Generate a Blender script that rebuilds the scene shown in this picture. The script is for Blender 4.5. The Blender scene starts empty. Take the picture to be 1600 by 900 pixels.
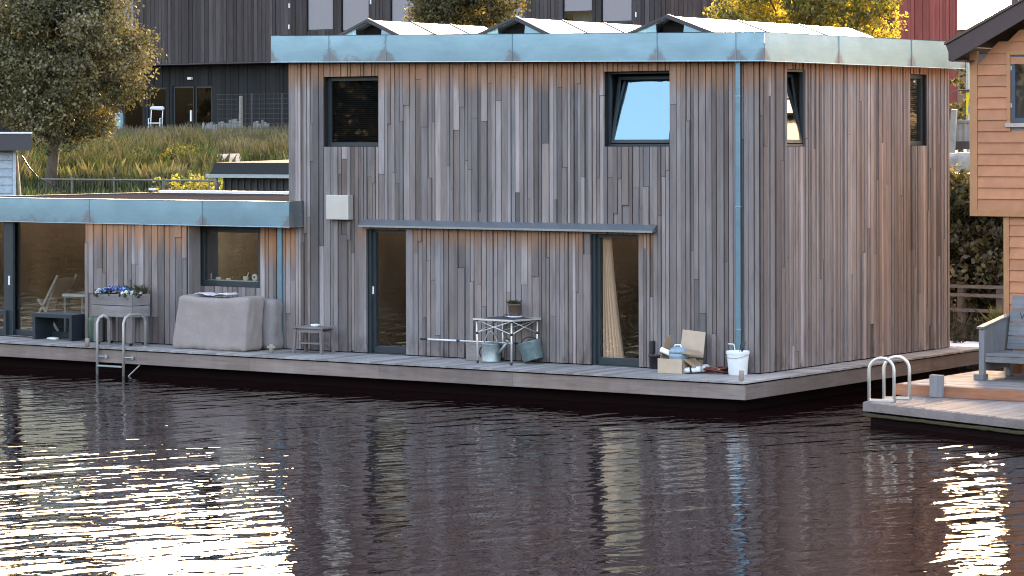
import bpy, bmesh, math, random
import numpy as np
from mathutils import Vector, Matrix, noise
R = random.Random(7)
rad = math.radians
scene = bpy.context.scene
C = bpy.data.collections.new('houseboat_scene'); scene.collection.children.link(C)

# ------------------------------------------------------------------ camera
CX, CY, CZ = 22.528, -39.519, 4.3168
YAW, FPX, HY, ROLL = -0.606627, 4358.46, 218.26, 0.0023444
cam = bpy.data.cameras.new('camera'); camo = bpy.data.objects.new('camera', cam); C.objects.link(camo)
camo.location = (CX, CY, CZ)
camo.rotation_euler = (Matrix.Rotation(-YAW, 3, 'Z') @ Matrix.Rotation(rad(90), 3, 'X') @ Matrix.Rotation(-ROLL, 3, 'Z')).to_euler()
cam.sensor_width = 36; cam.lens = FPX / 1600 * 36
cam.shift_y = -(450 - HY) / 1600
cam.clip_start = 0.5; cam.clip_end = 4000
scene.camera = camo
scene.cycles.filter_width = 1.05

# ------------------------------------------------------------------ light
SUN_AZ, SUN_EL = YAW + rad(9.8), rad(13.0)            # azimuth measured from +Y towards +X
SKY_STRENGTH, SUN_STRENGTH, EXPOSURE = 0.14, 2.0, 3.3
sd = Vector((math.sin(SUN_AZ) * math.cos(SUN_EL), math.cos(SUN_AZ) * math.cos(SUN_EL), math.sin(SUN_EL)))
w = bpy.data.worlds.new('World'); scene.world = w; w.use_nodes = True
wn = w.node_tree; bg = wn.nodes['Background']
sky = wn.nodes.new('ShaderNodeTexSky'); sky.sky_type = 'NISHITA'; sky.sun_disc = False
sky.sun_elevation = SUN_EL; sky.sun_rotation = SUN_AZ
sky.air_density = 1.0; sky.dust_density = 4.5; sky.ozone_density = 1.0
wn.links.new(sky.outputs[0], bg.inputs[0]); bg.inputs[1].default_value = SKY_STRENGTH
sl = bpy.data.lights.new('sun', 'SUN'); sl.energy = SUN_STRENGTH; sl.angle = rad(0.5); sl.color = (1.0, 0.80, 0.56)
so = bpy.data.objects.new('sun', sl); C.objects.link(so); so.rotation_euler = sd.to_track_quat('Z', 'Y').to_euler()
so.location = (0, 0, 60)
vs = scene.view_settings
vs.view_transform = 'Standard'; vs.look = 'None'; vs.exposure = EXPOSURE; vs.gamma = 1.0
vs.use_curve_mapping = False
vs.use_white_balance = True; vs.white_balance_temperature = 7600; vs.white_balance_tint = 22

# ------------------------------------------------------------------ measuring the place from the survey of the photograph
FW = Vector((math.sin(YAW), math.cos(YAW), 0)); RT = Vector((math.cos(YAW), -math.sin(YAW), 0)); UP = Vector((0, 0, 1))
CAM = Vector((CX, CY, CZ))
def ray(px, py):
    X, Y = px - 800, HY - py
    c, s = math.cos(ROLL), math.sin(ROLL)
    x, y = c * X + s * Y, -s * X + c * Y
    return FW + RT * (x / FPX) + UP * (y / FPX)
def onY(px, py, y): d = ray(px, py); return CAM + d * ((y - CY) / d.y)
def onX(px, py, x): d = ray(px, py); return CAM + d * ((x - CX) / d.x)
def onZ(px, py, z): d = ray(px, py); return CAM + d * ((z - CZ) / d.z)
TERR = [(-400, 4.4), (8.0, -1.0), (9.2, .3), (11, .9), (16, 1.9), (20, 2.5), (26, 3.1), (36, 3.75), (46, 4.35), (52, 4.5), (900, 4.6)]
def terr(y):
    if y < 8: return -1.0
    for (a, za), (b, zb) in zip(TERR[1:], TERR[2:]):
        if a <= y <= b: return za + (zb - za) * (y - a) / (b - a)
    return 4.6
def gx(px, y): return onY(px, 218, y).x
def gp(px, y): return Vector((gx(px, y), y, terr(y)))

# ------------------------------------------------------------------ materials
def newmat(name):
    m = bpy.data.materials.new(name); m.use_nodes = True
    return m, m.node_tree, m.node_tree.nodes['Principled BSDF']
class NT:
    """small helper for node graphs"""
    def __init__(s, nt): s.nt = nt
    def n(s, t, **kw):
        o = s.nt.nodes.new(t)
        for k, v in kw.items(): setattr(o, k, v)
        return o
    def l(s, a, b): s.nt.links.new(a, b)
    def val(s, v, sock):
        if isinstance(v, (int, float)): sock.default_value = v
        elif isinstance(v, tuple): sock.default_value = v if len(v) != 3 or sock.type == 'VECTOR' else (*v, 1)
        else: s.l(v, sock)
    def math(s, op, a, b=0.0, clamp=False):
        o = s.n('ShaderNodeMath', operation=op); o.use_clamp = clamp
        s.val(a, o.inputs[0]); s.val(b, o.inputs[1]); return o.outputs[0]
    def mix(s, f, a, b, mode='MIX'):
        o = s.n('ShaderNodeMix', data_type='RGBA', blend_type=mode)
        s.val(f, o.inputs[0]); s.val(a, o.inputs[6]); s.val(b, o.inputs[7]); return o.outputs[2]
    def noise(s, vec, scale, detail=3, rough=.55, dist=0):
        o = s.n('ShaderNodeTexNoise'); s.l(vec, o.inputs['Vector'])
        o.inputs['Scale'].default_value = scale; o.inputs['Detail'].default_value = detail
        o.inputs['Roughness'].default_value = rough; o.inputs['Distortion'].default_value = dist
        return o.outputs[0]
    def map(s, vec, sc=(1, 1, 1), rot=(0, 0, 0)):
        o = s.n('ShaderNodeMapping'); s.l(vec, o.inputs[0]); o.inputs['Scale'].default_value = sc; o.inputs['Rotation'].default_value = rot
        return o.outputs[0]
    def ramp(s, f, stops):
        o = s.n('ShaderNodeValToRGB'); s.val(f, o.inputs[0]); e = o.color_ramp.elements
        while len(e) < len(stops): e.new(.5)
        for x, (p, c) in zip(e, stops): x.position = p; x.color = (c, c, c, 1) if isinstance(c, (int, float)) else (*c, 1)
        return o.outputs[0]
    def attr(s, name): o = s.n('ShaderNodeAttribute'); o.attribute_name = name; return o
    def bump(s, h, strength, dist):
        o = s.n('ShaderNodeBump'); s.l(h, o.inputs['Height']); o.inputs['Strength'].default_value = strength
        o.inputs['Distance'].default_value = dist; return o.outputs[0]
    def pos(s): return s.n('ShaderNodeNewGeometry').outputs['Position']
    def obj(s): return s.n('ShaderNodeTexCoord').outputs['Object']

def plain(name, col, rough=.6, metal=0.0, var=.25, scale=8, bump=0.0, spec=.5, stretch=(1, 1, 1)):
    """a base colour broken up by two scales of noise, roughness varied"""
    m, nt, p = newmat(name); g = NT(nt)
    v = g.map(g.obj(), stretch)
    a = g.noise(v, scale, 4); b = g.noise(v, scale * 7, 3)
    t = g.math('ADD', g.math('MULTIPLY', a, .65), g.math('MULTIPLY', b, .35))
    lo = tuple(c * (1 - var) for c in col); hi = tuple(min(1, c * (1 + var)) for c in col)
    g.l(g.ramp(t, [(.3, lo), (.7, hi)]), p.inputs['Base Color'])
    g.l(g.math('ADD', g.math('MULTIPLY', a, .25), rough - .12, True), p.inputs['Roughness'])
    p.inputs['Metallic'].default_value = metal; p.inputs['Specular IOR Level'].default_value = spec
    if bump: g.l(g.bump(t, 1.0, bump), p.inputs['Normal'])
    return m

def wood(name, fresh=None, grain_axis='z', rough=.75, warm=(.34, .165, .085), base=None, stain=True, depth=.36):
    """weathered boards: one tone per board (attribute), grain, knots, unweathered brown under eaves (attribute ztop)"""
    m, nt, p = newmat(name); g = NT(nt)
    P = g.pos(); at = g.attr('tone')
    sc = {'z': (38, 38, 1.6), 'x': (1.6, 38, 38), 'y': (38, 1.6, 38)}[grain_axis]
    gr = g.noise(g.map(P, sc), 1.0, 5, .62, .35)
    bl = g.noise(g.map(P, tuple(q * .18 if q > 2 else q * .8 for q in sc)), 1.0, 4, .6, .4)
    fine = g.noise(g.map(P, tuple(q * 3.2 if q > 2 else q * 1.2 for q in sc)), 1.0, 3)
    f = g.math('ADD', g.math('ADD', g.math('MULTIPLY', gr, .5), g.math('MULTIPLY', bl, .75)), g.math('MULTIPLY', fine, .35))
    k = g.ramp(g.math('MULTIPLY', f, .625), [(.30, .58), (.47, .95), (.66, 1.26)])
    col = g.mix(1.0, at.outputs['Color'], k, 'MULTIPLY')
    # broad weathering that runs across neighbouring boards: silvered areas and browner, damper ones
    wv = g.map(P, (.55, .55, .28)); wa = g.noise(wv, 1.0, 4, .6, .4); ws = g.noise(g.map(P, (3.5, 3.5, .35)), 1.0, 3, .6)
    wm = g.math('ADD', g.math('MULTIPLY', wa, .6), g.math('MULTIPLY', ws, .4))
    col = g.mix(1.0, col, g.ramp(wm, [(.36, (.90, .83, .79)), (.50, (1, .98, .97)), (.64, (1.14, 1.15, 1.17))]), 'MULTIPLY')
    if fresh:
        zt = g.attr('ztop').outputs['Fac']
        sp = g.n('ShaderNodeSeparateXYZ'); g.l(P, sp.inputs[0])
        dz = g.math('SUBTRACT', zt, sp.outputs[2])
        nb = g.noise(g.map(P, (9, 9, 1.3)), 1.0, 4, .6)
        nb2 = g.noise(g.map(P, (30, 30, 5)), 1.0, 2)
        e = g.math('ADD', dz, g.math('MULTIPLY', g.math('SUBTRACT', nb, .5), -depth * 1.6))
        e = g.math('ADD', e, g.math('MULTIPLY', g.math('SUBTRACT', nb2, .5), -depth * .5))
        mk = g.ramp(g.math('DIVIDE', e, depth * 2), [(.0, .85), (.18, .6), (.5, .0)])
        wc = g.mix(1.0, (*warm, 1), k, 'MULTIPLY')
        col = g.mix(mk, col, wc)
        if stain:                                     # dark damp blotches and splashes low on the boards
            low = g.ramp(g.math('SUBTRACT', sp.outputs[2], .5), [(.0, 1.0), (.35, .35), (.9, 0.0)])
            nn = g.ramp(g.noise(g.map(P, (5, 5, 2.2)), 1.0, 4, .65), [(.50, 0.0), (.66, .8)])
            col = g.mix(g.math('MULTIPLY', low, nn), col, (.07, .058, .055, 1))
    g.l(col, p.inputs['Base Color']); p.inputs['Roughness'].default_value = rough
    p.inputs['Specular IOR Level'].default_value = .35
    g.l(g.bump(f, .7, .004), p.inputs['Normal'])
    return m

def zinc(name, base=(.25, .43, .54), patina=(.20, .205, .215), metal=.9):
    m, nt, p = newmat(name); g = NT(nt); P = g.pos()
    a = g.noise(g.map(P, (1.2, 1.2, 2.0)), 1.0, 5, .6, .6); b = g.noise(g.map(P, (3, 3, 26)), 1.0, 3); c = g.noise(P, 30, 3)
    at = g.attr('tone')
    t = g.math('ADD', g.math('MULTIPLY', a, .6), g.math('ADD', g.math('MULTIPLY', b, .25), g.math('MULTIPLY', c, .15)))
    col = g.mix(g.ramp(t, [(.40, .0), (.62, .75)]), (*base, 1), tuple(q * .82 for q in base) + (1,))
    # blotchy oxide creeping up from the lower edge and beside the seams
    sx = g.attr('seam').outputs['Fac']
    ox = g.ramp(g.math('ADD', sx, g.math('MULTIPLY', g.math('SUBTRACT', g.noise(g.map(P, (5, 5, 7)), 1.0, 5, .7, .8), .5), .9)), [(.42, 0.0), (.66, .9)])
    col = g.mix(ox, col, (*patina, 1)); col = g.mix(1.0, col, at.outputs['Color'], 'MULTIPLY')
    g.l(col, p.inputs['Base Color'])
    g.l(g.math('MULTIPLY', g.math('SUBTRACT', 1.0, g.math('MULTIPLY', ox, .6)), metal), p.inputs['Metallic'])
    g.l(g.math('ADD', g.math('MULTIPLY', t, .22), .30), p.inputs['Roughness'])
    g.l(g.bump(g.noise(g.map(P, (1.5, 1.5, 1.5)), 1.0, 2), 1.0, .012), p.inputs['Normal'])
    return m

def glass(name, tint=(.97, .97, .96), ior=1.8, gloss_tint=(1, 1, 1)):
    m, nt, p = newmat(name); g = NT(nt); nt.nodes.remove(p)
    out = nt.nodes['Material Output']
    fr = g.n('ShaderNodeFresnel'); bf = g.n('ShaderNodeNewGeometry').outputs['Backfacing']
    g.l(g.math('ADD', g.math('MULTIPLY', bf, 1 / ior - ior), ior), fr.inputs[0])          # both faces of the sheet reflect alike
    gl = g.n('ShaderNodeBsdfGlossy'); gl.inputs['Roughness'].default_value = .015; gl.inputs['Color'].default_value = (*gloss_tint, 1)
    tr = g.n('ShaderNodeBsdfTransparent'); tr.inputs[0].default_value = (*tint, 1)
    bm = g.bump(g.noise(g.pos(), .9, 1), 1.0, .0012); g.l(bm, gl.inputs['Normal']); g.l(bm, fr.inputs['Normal'])
    mx = g.n('ShaderNodeMixShader'); g.l(fr.outputs[0], mx.inputs[0]); g.l(tr.outputs[0], mx.inputs[1]); g.l(gl.outputs[0], mx.inputs[2])
    g.l(mx.outputs[0], out.inputs[0])
    return m

def leafmat(name, trans=.45):
    m, nt, p = newmat(name); g = NT(nt); nt.nodes.remove(p); out = nt.nodes['Material Output']
    at = g.attr('tone')
    d = g.n('ShaderNodeBsdfDiffuse'); t = g.n('ShaderNodeBsdfTranslucent'); s = g.n('ShaderNodeBsdfGlossy'); s.inputs['Roughness'].default_value = .45
    g.l(at.outputs['Color'], d.inputs[0]); g.l(g.mix(1.0, at.outputs['Color'], (1.5, 1.45, .6, 1), 'MULTIPLY'), t.inputs[0])
    s.inputs['Color'].default_value = (.8, .8, .8, 1)
    mx = g.n('ShaderNodeMixShader'); mx.inputs[0].default_value = trans; g.l(d.outputs[0], mx.inputs[1]); g.l(t.outputs[0], mx.inputs[2])
    m2 = g.n('ShaderNodeMixShader'); m2.inputs[0].default_value = .04; g.l(mx.outputs[0], m2.inputs[1]); g.l(s.outputs[0], m2.inputs[2])
    g.l(m2.outputs[0], out.inputs[0]); return m

def tonemat(name, rough=.6, metal=0.0, spec=.4):
    m, nt, p = newmat(name); g = NT(nt); at = g.attr('tone')
    n = g.noise(g.obj(), 5, 5, .6)
    g.l(g.mix(1.0, at.outputs['Color'], g.ramp(n, [(.3, .88), (.7, 1.10)]), 'MULTIPLY'), p.inputs['Base Color'])
    p.inputs['Roughness'].default_value = rough; p.inputs['Metallic'].default_value = metal; p.inputs['Specular IOR Level'].default_value = spec
    return m

def watermat():
    m, nt, p = newmat('canal_water'); g = NT(nt); P = g.pos()
    p.inputs['Base Color'].default_value = (.010, .004, .004, 1); p.inputs['Roughness'].default_value = .012; p.inputs['IOR'].default_value = 1.21; p.inputs['Specular Tint'].default_value = (1, .86, .84, 1)
    # coordinates along the canal; crests run a little oblique to the houseboat
    q = g.map(P, (1, 1, 1), (0, 0, YAW - rad(8))); q2 = g.map(P, (1, 1, 1), (0, 0, YAW - rad(40)))
    big = g.noise(g.map(q, (.5, .95, 1)), 1.0, 2, .5, .3)
    mid = g.noise(g.map(q2, (.85, 2.7, 1)), 1.0, 1, .5, .35)
    sml = g.noise(g.map(q, (4.2, 5.4, 1)), 1.0, 2, .5, .4)
    patch = g.ramp(g.noise(g.map(q, (.05, .09, 1)), 1.0, 2), [(.35, .55), (.65, 1.15)])
    h = g.math('ADD', g.math('MULTIPLY', big, .034), g.math('ADD', g.math('MULTIPLY', mid, .026), g.math('MULTIPLY', sml, .0076)))
    h = g.math('MULTIPLY', h, patch)
    g.l(g.bump(h, 1.0, 1.0), p.inputs['Normal'])
    return m

M = {}
M['clad'] = wood('weathered_cladding', fresh=True)
M['clad_wing'] = wood('weathered_cladding_sheltered', fresh=True, warm=(.42, .19, .085), depth=.55)
M['plank_x'] = wood('grey_plank_lengthwise', grain_axis='x')
M['plank_y'] = wood('grey_plank_across', grain_axis='y')
M['plank_z'] = wood('grey_plank_upright', grain_axis='z')
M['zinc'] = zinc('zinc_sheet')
M['zinc_dark'] = zinc('zinc_sheet_dark', base=(.33, .38, .41))
M['pane'] = glass('window_glass')
M['frame'] = plain('window_frame_paint', (.022, .034, .040), .45, var=.2)
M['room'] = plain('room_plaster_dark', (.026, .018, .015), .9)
M['backing'] = plain('dark_membrane', (.012, .010, .010), .9)
M['hull'] = plain('hull_black', (.010, .0035, .004), .8, spec=.1)
M['boxsteel'] = plain('pale_sheet_steel', (.60, .58, .54), .5, .6, var=.05, scale=2)
M['roofwhite'] = plain('white_roof_foil', (.82, .80, .76), .35, var=.04, scale=2)
M['roofgrey'] = plain('roof_felt', (.030, .030, .033), 1.0, scale=6, spec=0.0)
M['black'] = plain('black_plastic', (.014, .014, .016), .45)
M['steel'] = plain('brushed_steel', (.42, .40, .38), .5, .6, var=.12, scale=20)
M['galv'] = plain('galvanised_steel', (.36, .42, .43), .48, .75, var=.25, scale=16)
M['galvgreen'] = plain('galvanised_steel_green', (.20, .29, .29), .5, .55, var=.3, scale=14)
M['white'] = plain('white_plastic', (.78, .82, .83), .45, var=.05)
M['blind'] = plain('grey_blind', (.07, .075, .08), .6)
M['curtain'] = plain('cream_curtain', (.90, .68, .50), .85, var=.12, stretch=(6, 6, .4))
M['cover'] = plain('taupe_cover_fabric', (.31, .26, .24), .85, var=.14, scale=4, bump=.012)
M['cover_back'] = plain('grey_cover_fabric', (.25, .225, .215), .85, var=.14, scale=5, bump=.006)
M['cloth'] = plain('white_cloth', (.62, .63, .64), .8, var=.08)
M['navy'] = plain('dark_stained_wood', (.016, .026, .034), .55, var=.3, stretch=(1, 1, 6))
M['green'] = plain('green_plastic', (.018, .075, .045), .4, var=.2)
M['card'] = plain('cardboard', (.52, .40, .29), .85, var=.10)
M['cardin'] = plain('cardboard_inside', (.36, .25, .16), .85, var=.15)
M['slateblue'] = plain('blue_grey_enamel', (.25, .34, .40), .35, var=.2)
M['hose'] = plain('red_brown_hose', (.13, .032, .018), .5, var=.3)
M['pot'] = plain('brown_pot', (.13, .085, .062), .8, var=.35, scale=20)
M['terracotta'] = plain('terracotta', (.34, .13, .06), .8)
M['tone'] = tonemat('mixed_paint')
M['leaf'] = leafmat('leaves', .55); M['leafdull'] = leafmat('dull_leaves', .12); M['grass'] = leafmat('grass_blades', .3)
M['bark'] = plain('bark', (.10, .075, .055), .9, var=.5, scale=14, bump=.03, stretch=(1, 1, .3))
M['orange'] = tonemat('orange_painted_boards', .55)
M['orangewall'] = plain('pale_side_boards', (.23, .21, .20), .6, var=.06)
M['dark_clad'] = wood('charred_cladding', grain_axis='z')
M['bluegrey_clad'] = wood('bluegrey_clapboard', grain_axis='x')
M['slate'] = plain('anthracite_trim', (.045, .043, .05), .55, var=.12)
M['earth'] = plain('bank_earth', (.060, .050, .030), .95, var=.5, scale=1.2, bump=.06)
M['darkearth'] = plain('dark_mud', (.020, .016, .012), .95, var=.4, scale=.5, spec=.1)
M['gravel'] = plain('pale_gravel', (.30, .27, .23), .95, var=.45, scale=6, bump=.05)
M['bblind'] = plain('pale_grey_blind', (.26, .245, .26), .7, var=.05)
M['redside'] = plain('red_side_boards', (.26, .05, .04), .7)
M['brick'] = plain('brown_brick', (.20, .12, .08), .9)
M['rooftile'] = plain('brown_roof_tile', (.105, .075, .062), .75, var=.2)
M['brownroof'] = plain('dark_brown_trim', (.060, .036, .036), .5, var=.15)
M['galvdull'] = plain('dull_galvanised', (.16, .16, .15), .6, .4)
M['cyan'] = plain('turquoise_plastic', (.25, .45, .48), .5)
M['shedwall'] = plain('black_green_boards', (.020, .030, .032), .6, var=.3)
M['shedroof'] = plain('black_roof_felt', (.020, .022, .026), .75)
M['huttrim'] = plain('pale_blue_trim', (.42, .50, .54), .6)
M['paleWood'] = plain('pale_bare_wood', (.42, .36, .28), .8, var=.2)
M['winblue'] = plain('slate_blue_window_paint', (.055, .075, .11), .4, var=.1)
M['mossy'] = plain('mossy_edge', (.055, .045, .018), .9, var=.6, scale=30)
M['yellow'] = plain('yellow_sign', (.80, .62, .03), .5, var=.05)
M['signblue'] = plain('blue_sign', (.03, .22, .42), .5, var=.05)
M['petal'] = leafmat('petals', .25)
M['woodpost'] = plain('pale_wood_post', (.36, .29, .24), .8, var=.2)
M['alu'] = plain('pale_aluminium', (.74, .73, .70), .38, .55, var=.06)
M['palesteel'] = plain('pale_steel_tube', (.70, .66, .60), .35, .6, var=.08)
M['darkgrey'] = plain('dark_grey_slats', (.05, .05, .058), .6)
M['tubegrey'] = tonemat('grey_roll')
M['stemgreen'] = plain('dark_green_stem', (.02, .05, .04), .5)
M['water'] = watermat()

# ------------------------------------------------------------------ mesh builder
GREY = (1, 1, 1)
class MB:
    def __init__(s): s.v = []; s.f = []; s.col = []; s.zt = []; s.seam = {}
    def face(s, idx, col=GREY, zt=99.0): s.f.append(idx); s.col.append(col); s.zt.append(zt)
    def quad(s, a, b, c, d, col=GREY):
        n = len(s.v); s.v += [tuple(a), tuple(b), tuple(c), tuple(d)]; s.face((n, n + 1, n + 2, n + 3), col)
    def hexa(s, p, col=GREY, zt=99.0):                      # 8 corners: bottom ring 0-3, top ring 4-7
        n = len(s.v); s.v += [tuple(q) for q in p]
        for f in ((3, 2, 1, 0), (4, 5, 6, 7), (0, 1, 5, 4), (1, 2, 6, 5), (2, 3, 7, 6), (3, 0, 4, 7)):
            s.face(tuple(n + i for i in f), col, zt)
    def box(s, x0, x1, y0, y1, z0, z1, col=GREY, zt=99.0):
        s.hexa([(x0, y0, z0), (x1, y0, z0), (x1, y1, z0), (x0, y1, z0), (x0, y0, z1), (x1, y0, z1), (x1, y1, z1), (x0, y1, z1)], col, zt)
    def bar(s, a, b, wx, wz, col=GREY, up=(0, 0, 1)):       # rectangular bar from a to b
        a, b = Vector(a), Vector(b); d = (b - a).normalized(); u = Vector(up)
        if abs(d.dot(u)) > .98: u = Vector((0, 1, 0))
        x = d.cross(u).normalized() * wx / 2; z = x.cross(d).normalized() * wz / 2
        s.hexa([a - x - z, a + x - z, b + x - z, b - x - z, a - x + z, a + x + z, b + x + z, b - x + z], col)
    def tube(s, pts, r, n=10, col=GREY, cap=True):
        pts = [Vector(p) for p in pts]; rs = r if isinstance(r, (list, tuple)) else [r] * len(pts)
        ref = None; base = len(s.v)
        for i, p in enumerate(pts):
            d = (pts[min(i + 1, len(pts) - 1)] - pts[max(i - 1, 0)]).normalized()
            if ref is None: ref = Vector((0, 0, 1)) if abs(d.z) < .9 else Vector((1, 0, 0))
            x = (ref - d * ref.dot(d)).normalized(); ref = x; y = d.cross(x)
            for k in range(n):
                a = 2 * math.pi * k / n; s.v.append(tuple(p + (x * math.cos(a) + y * math.sin(a)) * rs[i]))
        for i in range(len(pts) - 1):
            for k in range(n):
                a, b = base + i * n + k, base + i * n + (k + 1) % n; s.face((a, b, b + n, a + n), col)
        if cap:
            s.face(tuple(base + k for k in reversed(range(n))), col); s.face(tuple(base + (len(pts) - 1) * n + k for k in range(n)), col)
    def lathe(s, prof, c=(0, 0, 0), n=24, col=GREY, close=True):   # prof: (r, z)
        base = len(s.v)
        for r, z in prof:
            for k in range(n):
                a = 2 * math.pi * k / n; s.v.append((c[0] + r * math.cos(a), c[1] + r * math.sin(a), c[2] + z))
        for i in range(len(prof) - 1):
            for k in range(n):
                a, b = base + i * n + k, base + i * n + (k + 1) % n; s.face((a, b, b + n, a + n), col)
        if close:
            s.face(tuple(base + k for k in reversed(range(n))), col); s.face(tuple(base + (len(prof) - 1) * n + k for k in range(n)), col)
    def prism(s, poly, d, col=GREY, zt=99.0):                    # planar polygon pushed along d
        n = len(s.v); k = len(poly); d = Vector(d); s.v += [tuple(p) for p in poly] + [tuple(Vector(p) + d) for p in poly]
        s.face(tuple(reversed(range(n, n + k))), col, zt); s.face(tuple(range(n + k, n + 2 * k)), col, zt)
        for i in range(k):
            j = (i + 1) % k; s.face((n + i, n + j, n + k + j, n + k + i), col, zt)
    def soft(s, c, size, r, div=10, wr=.0, seed=0, shape=None, crease=0.0, col=GREY):   # soft rounded block with wrinkles
        base = len(s.v); hx, hy, hz = [q / 2 for q in size]; bm = bmesh.new(); bmesh.ops.create_cube(bm, size=2)
        bmesh.ops.subdivide_edges(bm, edges=bm.edges[:], cuts=div, use_grid_fill=True)
        for v in bm.verts:
            p = Vector((v.co.x * hx, v.co.y * hy, v.co.z * hz))
            q = Vector((max(-hx + r, min(hx - r, p.x)), max(-hy + r, min(hy - r, p.y)), max(-hz + r, min(hz - r, p.z))))
            d = p - q
            if d.length > 1e-6: p = q + d.normalized() * r
            if shape: p = shape(p)
            nn = Vector(v.co).normalized()
            a = noise.noise(Vector((p.x * 2.2 + seed, p.y * 2.2, p.z * 2.2))); b = noise.noise(Vector((p.x * 9 + seed, p.y * 9, p.z * 3.5)))
            p = p + nn * wr * (a * 1.0 + b * .45)
            if crease: p = p + nn * crease * (1.2 - (p.z + hz) / (2 * hz)) * (abs(noise.noise(Vector((p.x * 5 + p.y * 3 + seed, p.z * .9, 4)))) * 2 - .5)
            s.v.append((c[0] + p.x, c[1] + p.y, c[2] + p.z))
        bm.verts.index_update()
        for f in bm.faces: s.face(tuple(base + v.index for v in f.verts), col)
        bm.free()
    def build(s, name, mat, parent=None, smooth=False, bevel=0.0, loc=None):
        me = bpy.data.meshes.new(name); me.from_pydata(s.v, [], s.f); me.materials.append(mat)
        a = me.attributes.new('tone', 'FLOAT_COLOR', 'FACE'); flat = np.ones((len(s.f), 4), np.float32); flat[:, :3] = np.array(s.col, np.float32).reshape(-1, 3)
        a.data.foreach_set('color', flat.ravel())
        a = me.attributes.new('ztop', 'FLOAT', 'FACE'); a.data.foreach_set('value', np.array(s.zt, np.float32))
        if s.seam:
            a = me.attributes.new('seam', 'FLOAT', 'POINT'); arr = np.zeros(len(s.v), np.float32)
            for k, v in s.seam.items(): arr[k] = v
            a.data.foreach_set('value', arr)
        if smooth:
            me.polygons.foreach_set('use_smooth', [True] * len(me.polygons))
        bm = bmesh.new(); bm.from_mesh(me); bmesh.ops.recalc_face_normals(bm, faces=bm.faces[:]); bm.to_mesh(me); bm.free()
        me.update()
        o = bpy.data.objects.new(name, me); C.objects.link(o)
        if loc: o.location = loc
        if parent: o.parent = parent
        if smooth == 'auto':
            md = o.modifiers.new('edges', 'EDGE_SPLIT'); md.split_angle = rad(40)
        if bevel:
            md = o.modifiers.new('bevel', 'BEVEL'); md.width = bevel; md.segments = 2; md.limit_method = 'ANGLE'
        return o

def tag(o, label, cat, group=None):
    o['label'] = label; o['category'] = cat
    if group: o['group'] = group
    return o
def thing(name, label, cat, loc=(0, 0, 0), rotz=0.0, group=None):
    o = bpy.data.objects.new(name, None); C.objects.link(o); o.empty_display_size = .2
    o.location = loc; o.rotation_euler = (0, 0, rotz); return tag(o, label, cat, group)
def struct(o): o['kind'] = 'structure'; return o
def stuff(o, label, cat): o['kind'] = 'stuff'; return tag(o, label, cat)
def dup(o, loc, rotz=None, label=None, parent=None):
    c = o.copy(); C.objects.link(c); c.parent = parent
    if loc is not None: c.location = loc
    if rotz is not None: c.rotation_euler = (0, 0, rotz)
    if label: c['label'] = label
    for ch in o.children: dup(ch, None, None, None, c)
    return c

class Fr:
    """a wall plane: u along it, z up, d outwards"""
    def __init__(s, o, u, n): s.o, s.u, s.n = Vector(o), Vector(u), Vector(n)
    def p(s, u, z, d=0.0): return s.o + s.u * u + s.n * d + Vector((0, 0, z))
    def box(s, mb, u0, u1, z0, z1, d0, d1, col=GREY, zt=99.0):
        mb.hexa([s.p(u0, z0, d1), s.p(u1, z0, d1), s.p(u1, z0, d0), s.p(u0, z0, d0), s.p(u0, z1, d1), s.p(u1, z1, d1), s.p(u1, z1, d0), s.p(u0, z1, d0)], col, zt)
FRONT = Fr((0, 0, 0), (1, 0, 0), (0, -1, 0))        # tall houseboat, canal side: u = x
SIDE = Fr((0, 0, 0), (0, 1, 0), (1, 0, 0))          # tall houseboat, gable towards the neighbour: u = y
WINGF = Fr((0, -.36, 0), (1, 0, 0), (0, -1, 0))     # low wing

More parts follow.
